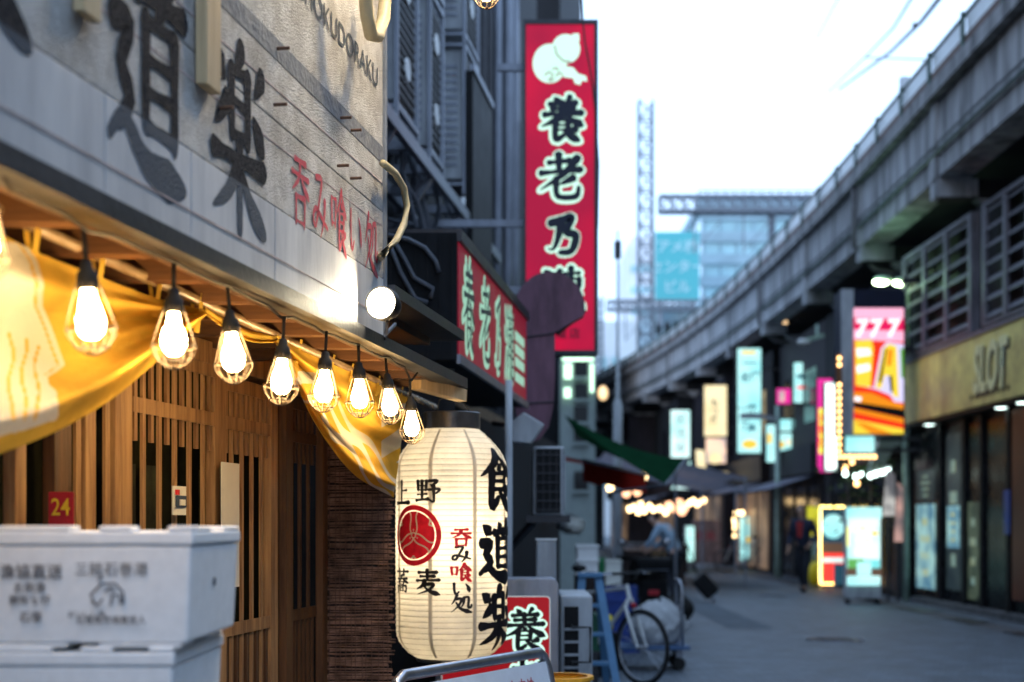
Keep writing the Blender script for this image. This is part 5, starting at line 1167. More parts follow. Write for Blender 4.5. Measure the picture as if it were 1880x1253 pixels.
MB().grid([[(p0.lerp(p1, i/n)).lerp(q0.lerp(q1, i/n), j/6)-Vector((0,0,.09*math.sin(math.pi*i/n))) for j in range(7)] for i in range(n+1)]).build('canvas', M['green_awning'], aw, smooth=True, fix=False)
fl_ = [[(p0.lerp(p1, i/n)-Vector((0,0,.09*math.sin(math.pi*i/n)))).lerp(p0.lerp(p2, i/n)-Vector((0,.0,.05*math.sin(math.pi*i/n))), j/4) for j in range(5)] for i in range(n+1)]
MB().grid(fl_).build('side_flap', M['green_awning'], aw, smooth=True, fix=False)
MB().tube([p1, p2, at(1120, 905, 16.2)], .018, 6).build('rod', M['grey_metal'], aw); MB().tube([p1, q1], .02, 6).build('rod', M['grey_metal'], aw)
MB().tube([q1, Vector((q1.x, q1.y, 0))], .02, 6).build('post', M['grey_metal'], aw)
ra = thing('red_awning', 'faded red awning strip behind the green awning', 'awning', at(1120, 860, 19))
a, b = at(1070, 845, 19), at(1186, 872, 21)
MB().grid([[a.lerp(b, i/6)+Vector((0, 0, -.28*j/3-.02*math.sin(i*2))) for j in range(4)] for i in range(7)]).build('valance', M['red_awning'], ra, fix=False)
MB().tube([a, b], .025, 6).build('rod', M['grey_metal'], ra); MB().grid([[a.lerp(b, i/6)+Vector((-1.1*j/3, .2*j, .22*j/3)) for j in range(4)] for i in range(7)]).build('canvas', M['red_awning'], ra, fix=False)
for yy, lab in ((34,'near'),(42,'far')):
    t = thing('stall_canopy', lab+' grey stall canopy above the string of warm bulbs', 'canopy', (K2*yy-1.1, yy, 2.6))
    x = K2*yy-2.3; MB().grid([[(x+3.0*j/5, yy-3+7*i/6, 3.05-.65*(j/5)-.05*math.sin(i*2.1)) for j in range(6)] for i in range(7)]).build('canvas', M['grey_awning'], t, fix=False)
    for i in (0, 6): MB().tube([(x+2.9, yy-3+7*i/6, 0), (x+2.9, yy-3+7*i/6, 2.42)], .025, 6).build('post', M['grey_metal'], t)
    MB().box(x+.2, x+1.7, yy-2, yy+3, 0, .8).build('counter', M['brownwall'], t)
def string(name, lab, pts, Y, r, m, jit=0):
    t = thing(name, lab, 'light string', at(*pts[0], Y), 'light strings over the street'); b0 = None; P = [at(px, py, Y+random.uniform(-jit,jit)) for px, py in pts]
    MB().tube([p+Vector((0,0,r*1.4)) for p in sorted(P, key=lambda v: v.x)], .012, 5).build('cable', M['cable'], t)
    for p in P:
        if b0 is None: b0 = MB().ball(p, r, 8, 1, 1, 1.15).build('bulb', M[m], t, smooth=True); q0 = p
        else: share(b0, 'bulb', t, p-q0)
M['peachbulb'] = em('peach_lantern', (1,.5,.28), 2.2); M['warmbulb'] = em('warm_bulb', (1,.68,.32), 4)
string('bulb_string', 'string of bright warm bulbs low across the left stall', [(1156,935),(1164,932),(1172,940),(1183,938),(1192,930),(1200,936),(1212,934),(1222,941),(1176,926)], 34, .07, 'warmbulb', .8)
string('lantern_string', 'row of peach paper globes hanging behind the bright bulbs', [(1228,930),(1240,934),(1252,938),(1248,924),(1150,905),(1170,902),(1256,932)], 36, .11, 'peachbulb', .8)
string('bulb_string', 'short string of yellow bulbs right of the peach globes', [(1266,924),(1273,920),(1280,926),(1288,922),(1292,919)], 44, .08, 'warmbulb', .5)
string('bulb_string', 'single amber bulb under the green awning tip with its cable', [(1182,876),(1120,896)], 22, .06, 'warmbulb')
# right side strings
string('spot_string', 'row of cold white spots above the red and white lanterns', [(1415,884),(1432,884),(1440,880),(1452,879)], 40, .07, 'coldbulb', .2)
string('spot_string', 'cold white spots over the entrance below the slot sign', [(1552,870),(1571,875),(1581,872),(1598,874)], 26, .045, 'coldbulb', .2)
string('bulb_string', 'amber bulbs in the clutter under the slot sign', [(1564,849),(1573,888),(1551,860)], 26, .05, 'smallbulb', .2)
for i, (px, m) in enumerate(((1418,'whitelit'),(1430,'peachlit'),(1441,'whitelit'),(1452,'redl'))):
    t = thing('paper_lantern', ['leftmost white lantern in the row under the cold spots','pinkish lantern second in the row under the cold spots','white lantern third in the row under the cold spots','red lantern at the end of the row under the cold spots'][i], 'lantern', at(px, 902, 40.5), 'lanterns under the cold spots')
    p = at(px, 902, 40.5); MB().lathe([(.06,-.2),(.11,-.15),(.12,0),(.11,.15),(.06,.2)], p, n=14).build('shade', M[m], t, smooth=True); MB().tube([p+Vector((0,0,.2)), p+Vector((0,0,.4))], .01, 5).build('cord', M['cable'], t)

# standing lit boards
def stand(name, lab, px0, px1, py0, py1, pyb, m, prints):
    Y = H*S/(pyb-CY); a, b = at(px0, py1, Y), at(px1, py0, Y)
    t = thing(name, lab, 'sign', ((a.x+b.x)/2, Y, 0))
    MB().box(a.x, b.x, Y, Y+.2, .1, b.z).build('casing', M['acgrey'], t, bevel=.01)
    PAN[t.name] = MB().box(a.x+.025, b.x-.025, Y-.012, Y-.002, a.z, b.z-.03).build('panel', M[m], t)
    for x in (a.x+.05, b.x-.05):
        for yy in (Y+.03, Y+.17): MB().lathe([(.0,-.02),(.05,-.02),(.05,.02),(.0,.02)], (x, yy, .05), (1,0,0), 10).build('castor', M['rubber'], t)
    MB().box(a.x-.0, b.x, Y+.02, Y+.18, .1005, .14).build('base', M['dark_metal'], t)
    for k, (f0, f1, g0_, g1_, mm) in enumerate(prints):
        d = .016+.003*k; MB().box(a.x+(b.x-a.x)*f0, a.x+(b.x-a.x)*f1, Y-d, Y-d+.0025, a.z+(b.z-a.z)*g0_, a.z+(b.z-a.z)*g1_).build('print', M[mm], PAN[t.name])
    return t, a, b, Y
M['cyanprint'] = em('cyan_print', (.2,.7,.7), .8); M['greenprint'] = em('green_print', (.15,.5,.12), .6); M['yellowprint'] = em('yellow_print', (.85,.85,.3), 1.0); M['brownprint'] = em('brown_print', (.2,.12,.08), .4); M['darkprint2'] = em('dark_print', (.03,.09,.14), .5)
t, a, b, Y = stand('lit_board', 'bright white and green lit board on castors before the slot parlour', 1553, 1618, 932, 1075, 1110, 'whitelit',
    ((.0,1,.86,1,'cyanlit'),(.02,.1,.5,.75,'yellowprint'),(.72,.9,.64,.69,'orangeprint'),(.05,.5,.22,.34,'greenprint'),(.5,.95,.22,.33,'cyanprint'),(.0,1,.12,.22,'brownprint'),(.3,.7,.13,.3,'cyanlit'),(.05,.92,.0,.11,'cyanlit')))
for k, s_ in enumerate(('営業中','10:00','23:00')): lettering(s_, at(1584, 975+k*22, Y-.05), (1,0,0), (0,0,1), .13, M['yellowprint'], t, bold=.01)
t, a, b, Y = stand('crest_board', 'black lit board with a pale blue disc and yellow bulb border', 1508, 1552, 936, 1074, 1080, 'redl', ((.0,1,.56,1,'darkprint2'),(.0,1,.42,.56,'brownprint'),(.05,.95,.3,.36,'whitelit'),(.5,1,.0,.28,'darkprint2')))
MB().prism([at(x, y, Y-.05) for x, y in disc_pts(1530, 967, 21, 22)], (0,.003,0)).build('disc', M['cyanlit'], t)
b0 = None
for px, py in [(1507+i*4.6, 931) for i in range(10)]+[(1506, 937+i*4.6) for i in range(30)]+[(1510+i*6, 1072) for i in range(4)]:
    p = at(px, py, Y-.06)
    if b0 is None: b0 = MB().ball(p, .026, 6).build('border_bulb', M['yellowbulb'], t); q0 = p
    else: share(b0, 'border_bulb', t, p-q0)
t = thing('advertising_flag', 'yellow advertising flag beside the bulb bordered board', 'flag', (at(1495,0,32.5).x, 32.5, 0)); p = at(1499, 0, 32.5)
MB().tube([(p.x, 32.5, 0), (p.x, 32.5, at(0,925,32.5).z)], .015, 6).build('pole', M['silver'], t)
MB().grid([[(at(1482+i*6,0,32.5).x, 32.5+.03*math.sin(j*.9+i), at(0,930+j*6,32.5).z) for j in range(10)] for i in range(5)]).build('flag_cloth', em('glowing_yellow_flag', (.9,.85,.05), .4), t, fix=False)  # cloth given its own glow to look brightly lit
t = thing('yellow_bag', 'bright yellow bag on the ground by the walking man', 'bag', gnd(1500, 1076)); p = gnd(1500, 1076)
MB().lathe([(.02,0),(.17,.02),(.2,.2),(.19,.42),(.1,.53),(.03,.55)], p, n=16).build('sack', M['yellow_plastic'], t, smooth=True)
MB().tube([p+Vector((-.08,0,.52)), p+Vector((-.06,0,.66)), p+Vector((.06,0,.66)), p+Vector((.08,0,.52))], .012, 6).build('handle', M['yellow_plastic'], t)
t, a, b, Y = stand('menu_lightbox', 'cyan lit menu board edged with amber bulbs down the street', 1358, 1402, 948, 1028, 1046, 'cyanlit', ((.2,.4,.86,.9,'orangeprint'),(.25,.8,.4,.52,'orangeprint'),(.0,1,.27,.3,'darkprint2'),(.1,.9,.6,.63,'cyanprint'),(.1,.8,.72,.75,'cyanprint')))
b0 = None
for px, py in ((1352,942),(1359,942),(1366,942),(1380,942),(1387,942),(1393,942),(1349,955),(1350,962),(1350,970),(1350,984)):
    p = at(px, py, Y-.05)
    if b0 is None: b0 = MB().ball(p, .075, 8).build('border_bulb', M['warmbulb'], t); q0 = p
    else: share(b0, 'border_bulb', t, p-q0)
t, a, b, Y = stand('lit_board', 'slender pale lit board leaning beyond the woman in the pale jacket', 1258, 1276, 965, 1030, 1046, 'whitelit', ((.2,.8,.6,.64,'cyanprint'),(.2,.8,.4,.44,'cyanprint')))
t = thing('stall_signboard', 'pale red lettered board propped beside the parked bicycle far down the street', 'sign', gnd(1295, 1046)); p = gnd(1295, 1046)
MB().box(p.x-.4, p.x+.45, p.y, p.y+.06, .2, 1.5).build('board', pm('pinkish_board', (.35,.25,.24), .6, var=.4), t); MB().box(p.x-.36, p.x-.3, p.y+.01, p.y+.05, 0, .199).box(p.x+.3, p.x+.36, p.y+.01, p.y+.05, 0, .199).build('leg', M['dark_metal'], t)
lettering('焼鳥', (p.x, p.y-.002, .9), (1,0,0), (0,0,1), .32, M['redpaint'], t, bold=.01)
# plants and display clutter under the slot sign
pl = thing('potted_plant', 'leafy shrub in a pot behind the bright lit board', 'plant', (at(1600,0,26).x, 26, 0)); px_ = at(1600, 0, 26).x
MB().lathe([(.12,0),(.17,.3),(.19,.32),(.16,.32),(.15,.28)], (px_, 26, 0), n=14).build('pot', M['brownwall'], pl)
MB().tube([(px_,26,.3),(px_+.04,26,.9),(px_-.02,26,1.6),(px_,26,2.1)], [.03,.025,.02,.01], 6).build('stem', M['cedar_dark'], pl)
lf = MB(); rnd = random.Random(5)
for i in range(420):
    c = Vector((px_+rnd.gauss(-.15,.3), 26+rnd.gauss(0,.2), rnd.uniform(1.2,2.6))); d = Vector((rnd.uniform(-1,1), rnd.uniform(-1,1), rnd.uniform(-.6,.5))).normalized()*.13; s_ = d.cross(Vector((0,.3,1))).normalized()*.035
    lf.add([c, c+d*.5+s_, c+d, c+d*.5-s_], [(0,1,2,3)])
stuff(lf.build('foliage', M['leaf'], pl, fix=False))
for px, py, w_, h_, m, lab in ((1632,905,22,85,'whitelit','tall white lit figure poster beside the slot parlour entrance'),(1650,940,16,110,'peachlit','pinkish standing poster at the slot parlour corner')):
    t = thing('standing_poster', lab, 'poster', (at(px,0,25.6).x, 25.6, 0)); a, b = at(px-w_/2, py+h_/2, 25.6), at(px+w_/2, py-h_/2, 25.6)
    MB().prism([(a.x,25.6,a.z),(b.x,25.6,a.z),(b.x,25.6,b.z-.1),(b.x-.1,25.6,b.z),(a.x+.06,25.6,b.z-.03)], (0,.03,0)).build('panel', em('dim_'+m, (.75,.72,.66) if m == 'whitelit' else (.6,.35,.3), .55, c2=(.1,.09,.1), scale=3), t); MB().box((a.x+b.x)/2-.02, (a.x+b.x)/2+.02, 25.64, 25.68, 0, b.z-.2).build('post', M['dark_metal'], t)
t = thing('slanted_duct', 'pale slanted sheet canopy leg below the slot sign', 'canopy', at(1630, 860, 26.4))
MB().prism([at(x, y, 26.2) for x, y in ((1617,800),(1654,802),(1655,818),(1642,820),(1620,866),(1596,876))], (0,.35,0)).build('sheet', M['minttile'], t)
t = thing('tube_lamp', 'short white tube lamp over the entrance clutter', 'lamp', at(1620, 868, 25.9)); MB().bar(at(1604,872,25.9), at(1634,864,25.9), .08, .08).build('tube', M['coldbulb'], t); MB().bar(at(1604,866,25.95), at(1634,858,25.95), .14, .05).build('batten', M['white_plastic'], t)

# ------------------------------------------------------------------ bicycle, trolley, scooter
def wheel(parent, c, axis, R_, spokes=18):
    wh = bpy.data.objects.new('wheel', None); COL.objects.link(wh); wh.empty_display_size = .1; wh.parent = parent; wh.matrix_parent_inverse = mw(parent).inverted(); wh.location = c; parent = wh
    MB().ring(c, axis, R_-.018, .018, 36, 6).build('tyre', M['rubber'], parent, smooth=True)
    MB().ring(c, axis, R_-.042, .01, 32, 5).build('rim', M['silver'], parent, smooth=True)
    a = Vector(axis).normalized(); x = a.orthogonal().normalized(); y = a.cross(x); sp = MB()
    for i in range(spokes):
        t = 2*math.pi*i/spokes; sp.tube([Vector(c)+a*(.03 if i % 2 else -.03), Vector(c)+(x*math.cos(t)+y*math.sin(t))*(R_-.045)], .0016, 4)
    stuff(sp.build('spoke', M['silver'], parent)); MB().tube([Vector(c)-a*.045, Vector(c)+a*.045], .018, 8).build('hub', M['silver'], parent)
def bicycle(name, lab, p, ang, fm, group=None):
    t = thing(name, lab, 'bicycle', p, group); p = Vector(p); d = Vector((math.cos(ang), math.sin(ang), 0)); s = Vector((-d.y, d.x, 0)); z = Vector((0,0,1)); r = .335
    f = p+z*r; bk = f-d*1.06
    wheel(t, f, s, r); wheel(t, bk, s, r)
    hd = f-d*.16+z*.42; ht = f-d*.2+z*.54; bb_ = f-d*.62-z*.03; st = f-d*.8+z*.5
    fr = MB()
    for a, b, w in ((hd,bb_,.018),(ht-z*.03,st-z*.06,.015),(bb_,st,.016),(hd,ht,.02)): fr.tube([a, b], w, 8)
    for k in (-1, 1): fr.tube([bb_+s*.03*k, bk+s*.055*k], .01, 6); fr.tube([st-z*.08+s*.02*k, bk+s*.055*k], .008, 6)
    fr.build('frame', fm, t)
    fk = MB()
    for k in (-1, 1): fk.tube([hd+s*.02*k, hd-z*.08+s*.05*k, f+s*.055*k], [.014,.018,.011], 8)
    fk.build('fork', M['white_plastic'], t)
    hb = ht+z*.1; MB().tube([ht, hb], .014, 8).build('stem', M['black'], t); MB().tube([hb-s*.29-d*.1, hb-s*.25-d*.02, hb-s*.1, hb+s*.1, hb+s*.25-d*.02, hb+s*.29-d*.1], .013, 8).build('handlebar', M['black'], t)
    for k in (-1, 1): MB().tube([hb+s*.29*k-d*.1, hb+s*.3*k-d*.2], .018, 8).build('grip', M['rubber'], t); MB().tube([hb+s*.2*k, hb+s*.22*k+d*.05, hb+s*.28*k+d*.0], .007, 5).build('brake_lever', M['silver'], t)
    MB().tube([st, st+z*.14-d*.03], .013, 8).build('seat_post', M['silver'], t); MB().ball(st+z*.17-d*.04, .12, 12, 1 if abs(d.x) > .7 else .6, 1 if abs(d.y) > .7 else .6, .3).build('saddle', M['rubber'], t, smooth=True)
    MB().ring(bb_, s, .085, .008, 24, 5).build('chainring', M['dark_metal'], t)
    for k in (-1, 1): MB().tube([bb_+s*.05*k, bb_+s*.07*k+d*.1*k-z*.12*k, bb_+s*.13*k+d*.1*k-z*.12*k], .011, 6).build('crank', M['black'], t)
    cb = MB(); cb.tube([hb-s*.15, hb+d*.12+z*.0, f+z*.3+d*.0], .004, 5); cb.tube([hb+s*.15, hb+d*.1-z*.05, st-z*.05], .004, 5); cb.build('brake_cable', M['cable'], t)
    MB().ball(hd-z*.06+d*.05, .028, 10).build('reflector', M['redplate'], t, smooth=True)
    return t
bicycle('bicycle', 'white bicycle with black handlebar leaning by the blue ladder', (1.13, 12.35, 0), R(-52), M['white_plastic'])
bicycle('bicycle', 'small dim bicycle parked far down the street by the stall board', (gnd(1332,1050).x, gnd(1332,1050).y, 0), R(165), M['grey_metal'])
tr = thing('platform_trolley', 'blue platform trolley with a tall silver push handle', 'trolley', (1.35, 14.0, 0))
dy = 13.6; xl, xr = at(1122, 0, dy).x, at(1268, 0, dy).x
MB().box(xl, xr, dy, dy+.55, .2, .235).build('deck', pm('slate_blue_deck', (.05,.1,.2), .5), tr, bevel=.006)
for x in (xl+.09, xr-.1):
    for y in (dy+.07, dy+.48): MB().lathe([(0,-.022),(.058,-.022),(.062,0),(.058,.022),(0,.022)], (x, y, .062), (0,1,0), 14).build('castor', M['rubber'], tr); MB().box(x-.03, x+.03, y-.035, y+.035, .126, .199).build('castor_fork', M['grey_metal'], tr)
zh = at(0, 1068, dy).z; xh = xr-.07
MB().tube([(xh,dy+.06,.235),(xh-.01,dy+.06,zh-.06),(xh-.02,dy+.09,zh),(xh-.02,dy+.46,zh),(xh-.01,dy+.49,zh-.06),(xh,dy+.49,.235)], .016, 10).build('push_handle', M['silver'], tr, smooth=True)
MB().tube([(xh-.005,dy+.06,.6),(xh-.005,dy+.49,.6)], .012, 8).build('cross_tube', M['silver'], tr)
pbg = MB(); rnd = random.Random(9); n = 44; m_ = 26; P = []
cx_, cy_ = at(1206, 0, dy).x, dy+.27
for i in range(n+1):
    row = []
    for j in range(m_+1):
        a = 2*math.pi*i/n; v = j/m_; rr_ = math.sin(math.pi*min(.995, v*.86+.14))**.55*(1+.11*math.sin(3*a+v*5)+.07*math.sin(7*a-v*11)+.05*math.sin(13*a+v*23))
        top = .43+.02*math.sin(a*2+.6); row.append((cx_+.27*rr_*math.cos(a)+.05*v, cy_+.21*rr_*math.sin(a), .238+top*v*(1+.03*math.sin(a+1))+.012*math.sin(9*a+v*17)*v*(1-v)*4))
    P.append(row)
P[n] = P[0]
t = pbg.grid(P).build('plastic_sack', M['plasticbag'], smooth=True, fix=False); tag(t, 'crumpled white plastic sack sitting on the blue trolley', 'bag')
sc_ = thing('scooter', 'black scooter parked with its tail toward the street', 'scooter', (at(1198,0,16.2).x, 16.2, 0)); cx_ = at(1198, 0, 16.2).x; y_ = 16.2
wheel(sc_, Vector((cx_, y_+.15, .26)), (1,0,0), .26, 10); wheel(sc_, Vector((cx_, y_+1.4, .26)), (1,0,0), .26, 10)
b_ = MB(); b_.hexa([(cx_-.19,y_-.05,.3),(cx_+.19,y_-.05,.3),(cx_+.17,y_+.75,.3),(cx_-.17,y_+.75,.3),(cx_-.16,y_-.12,.78),(cx_+.16,y_-.12,.78),(cx_+.16,y_+.7,.74),(cx_-.16,y_+.7,.74)]); b_.build('tail_body', M['black'], sc_, bevel=.04)
MB().hexa([(cx_-.12,y_-.15,.79),(cx_+.12,y_-.15,.79),(cx_+.16,y_+.66,.75),(cx_-.16,y_+.66,.75),(cx_-.1,y_-.1,.86),(cx_+.1,y_-.1,.86),(cx_+.13,y_+.6,.85),(cx_-.13,y_+.6,.85)]).build('saddle', M['rubber'], sc_, bevel=.03)
MB().box(cx_-.17, cx_+.17, y_+.6, y_+1.15, .26, .33).build('footboard', M['black'], sc_)
MB().hexa([(cx_-.2,y_+1.15,.3),(cx_+.2,y_+1.15,.3),(cx_+.2,y_+1.2,.3),(cx_-.2,y_+1.2,.3),(cx_-.17,y_+1.02,.95),(cx_+.17,y_+1.02,.95),(cx_+.17,y_+1.08,.95),(cx_-.17,y_+1.08,.95)]).build('leg_shield', M['black'], sc_, bevel=.02)
MB().tube([(cx_-.33,y_+.95,1.0),(cx_-.15,y_+1.03,.98),(cx_+.15,y_+1.03,.98),(cx_+.33,y_+.95,1.0)], .022, 8).build('handlebar', M['black'], sc_)
for k in (-1, 1): MB().tube([(cx_+.2*k,y_+1.02,1.0),(cx_+.27*k,y_+1.02,1.16)], .008, 5).build('mirror_stem', M['black'], sc_); MB().ball((cx_+.27*k,y_+1.02,1.19), .055, 10, 1.1,.3,.8).build('mirror', M['silver'], sc_, smooth=True)
MB().box(cx_-.085, cx_+.085, y_-.16, y_-.15, .42, .54).build('number_plate', M['whitepaper'], sc_, bevel=.004); MB().box(cx_-.06, cx_+.06, y_-.15, y_-.121, .6, .66).build('tail_lamp', M['redplate'], sc_, bevel=.008)
MB().tube([(cx_-.15,y_-.25,.9),(cx_-.15,y_+.2,.88),(cx_+.15,y_+.2,.88),(cx_+.15,y_-.25,.9),(cx_-.15,y_-.25,.9)], .012, 6).build('rear_rack', M['silver'], sc_)
MB().hexa([(cx_-.2,y_-.28,.895),(cx_+.2,y_-.28,.895),(cx_+.2,y_+.16,.895),(cx_-.2,y_+.16,.895),(cx_-.22,y_-.3,1.02),(cx_+.22,y_-.3,1.02),(cx_+.22,y_+.18,1.02),(cx_-.22,y_+.18,1.02)]).build('top_box', M['black'], sc_, bevel=.03)
# blue ladder and crates
ld = thing('step_ladder', 'pale blue step ladder folded open beside the grey outdoor unit', 'ladder', (at(1105,0,10.2).x, 10.2, 0))
x0, x1 = at(1066, 0, 10.2).x, at(1118, 0, 10.2).x; zt = at(0, 1062, 10.2).z
tl, tr_ = Vector((x0+.02, 10.4, zt)), Vector((x0+.14, 10.4, zt))
for a, b in ((tl, Vector((x0-.06,10.1,0))), (tr_, Vector((x1+.09,10.05,0))), (tl+Vector((0,.05,0)), Vector((x0-.04,10.95,0))), (tr_+Vector((0,.05,0)), Vector((x1+.05,11.0,0)))): MB().bar(a, b, .055, .03, (0,1,0)).build('rail', M['blue_plastic'], ld)
for k in range(1, 5):
    f = k/5; a = tl.lerp(Vector((x0-.06,10.1,0)), f); b = tr_.lerp(Vector((x1+.09,10.05,0)), f); MB().bar(a+Vector((0,.03,0)), b+Vector((0,.03,0)), .08, .025).build('tread', M['blue_plastic'], ld)
MB().box(x0-.01, x0+.17, 10.36, 10.5, zt+.001, zt+.03).build('top_cap', M['blue_plastic'], ld)
def crate(name, lab, px0, px1, py0, Y, z0, h, m, holes=True):
    a, b = at(px0, 0, Y), at(px1, 0, Y); t = thing(name, lab, 'crate', ((a.x+b.x)/2, Y+.2, z0), 'crates and cartons piled by the scooter'); c = MB(); w = .018
    c.box(a.x, b.x, Y, Y+w, z0, z0+h); c.box(a.x, b.x, Y+.4-w, Y+.4, z0, z0+h); c.box(a.x, a.x+w, Y+w, Y+.4-w, z0, z0+h); c.box(b.x-w, b.x, Y+w, Y+.4-w, z0, z0+h); c.box(a.x+w, b.x-w, Y+w, Y+.4-w, z0, z0+.02)
    c.build('body', m, t); r_ = MB()
    for f in (.0, .45, .92): r_.box(a.x-.012, b.x+.012, Y-.012, Y-.001, z0+h*f, z0+h*(f+.08))
    stuff(r_.build('moulded_rib', m, t))
crate('plastic_crate', 'navy blue plastic crate at the bottom of the pile by the scooter', 1100, 1172, 0, 15.5, 0, .42, M['navy_plastic'])
crate('plastic_crate', 'second navy crate stacked on the first', 1102, 1170, 0, 15.52, .425, .3, M['navy_plastic'])
crate('carton', 'white carton on top of the navy crates', 1112, 1140, 0, 15.6, .73, .28, M['whitepaper'])
crate('plastic_crate', 'green bottle crate left of the white carton on the navy crates', 1101, 1110, 0, 15.6, .73, .3, pm('green_plastic', (.03,.22,.08), .5))
crate('carton', 'pale carton behind the utility pole on the left stall', 1060, 1098, 0, 14, .9, .3, M['foam'])
crate('plastic_crate', 'dark red crate nearest the street beside the stall bench', 1196, 1226, 0, 21.5, 0, .4, pm('dark_red_plastic', (.12,.02,.02), .5))
crate('plastic_crate', 'black crate on top of the dark red crate', 1197, 1225, 0, 21.52, .405, .3, M['black'])
crate('carton', 'brown cardboard carton on top of the black crate', 1199, 1223, 0, 21.55, .71, .26, pm('cardboard', (.2,.13,.07), .8))
crate('plastic_crate', 'grey crate on the ground just behind the blue ladder', 1068, 1098, 0, 11.8, 0, .35, M['dark_metal'])
crate('plastic_crate', 'green crate stacked on the grey crate behind the ladder', 1068, 1098, 0, 11.82, .355, .3, pm('dark_green_plastic', (.02,.09,.05), .5))
for k_, (X_, Y_, lab) in enumerate(((2.05, 19.2, 'black rubbish sack nearest the stall bench'), (2.3, 20.0, 'second black rubbish sack by the stall bench'), (1.75, 18.2, 'small black rubbish sack between scooter and bench'))):
    P = [[(X_+.24*math.sin(math.pi*(.1+.9*j/10))**.7*math.cos(2*math.pi*k/14)*(1+.12*math.sin(3*k+k_)), Y_+.22*math.sin(math.pi*(.1+.9*j/10))**.7*math.sin(2*math.pi*k/14), .42*j/10*(1+.1*math.sin(k*2+k_))) for j in range(11)] for k in range(14)]; P.append(P[0])
    tag(MB().grid(P).build('rubbish_sack', M['rubber'], smooth=True, fix=False), lab, 'rubbish sack', 'black sacks by the stall bench')
MB().box(at(1058,0,14).x, at(1110,0,14).x, 13.95, 14.5, .0, .895).build('stall_table', M['brownwall']); tag(bpy.data.objects['stall_table'], 'dark draped stall table carrying the pale carton', 'table')
t = thing('yellow_bag', 'yellow bag wedged behind the bicycle handlebar', 'bag', at(1113, 1135, 13)); p = at(1113, 1140, 13.2); MB().lathe([(.02,0),(.06,.02),(.07,.1),(.05,.16),(.015,.17)], (p.x, 13.2, .4), n=14).build('sack', M['yellow_plastic'], t, smooth=True); MB().box(p.x-.1, p.x+.1, 13.1, 13.3, 0, .399).build('stand', M['darkwall'], t)
rnd = random.Random(21)
labs = ['white wrapped bundle at the near end of the stall shelf','grey wrapped bundle in the middle of the stall shelf','translucent plastic bundle nearest on the stall bench','white foam parcel in the middle of the stall bench','white plastic parcel farthest on the stall bench','pale blue parcel at the far end of the stall shelf']
for i, (X_, Y, z_, r) in enumerate(((.75,16.9,1.283,.1),(.72,17.9,1.283,.12),(1.05,17.3,.803,.12),(1.15,18.4,.803,.1),(1.2,19.5,.803,.11),(.75,19.2,1.283,.09))):
    t = thing('stall_parcel', labs[i], 'parcel', (X_, Y, z_), 'goods on the left stalls')
    P = [[(X_+r*1.2*math.sin(math.pi*j/8)*math.cos(2*math.pi*k/10)*(1+.25*math.sin(k*3+j)), Y+r*math.sin(math.pi*j/8)*math.sin(2*math.pi*k/10), z_+r+r*math.cos(math.pi*j/8)*(1+.12*math.sin(k*2))) for j in range(9)] for k in range(10)]; P.append(P[0])
    MB().grid(P).build('wrapping', M[['whitepaper','acgrey','plasticbag','foam','white_plastic','blue_plastic'][i]], t, smooth=True, fix=False)
    MB().box(X_-r*.6, X_+r*.6, Y-.07, Y+.07, z_-.002, z_+.012).build('tray', M['dark_metal'], t)
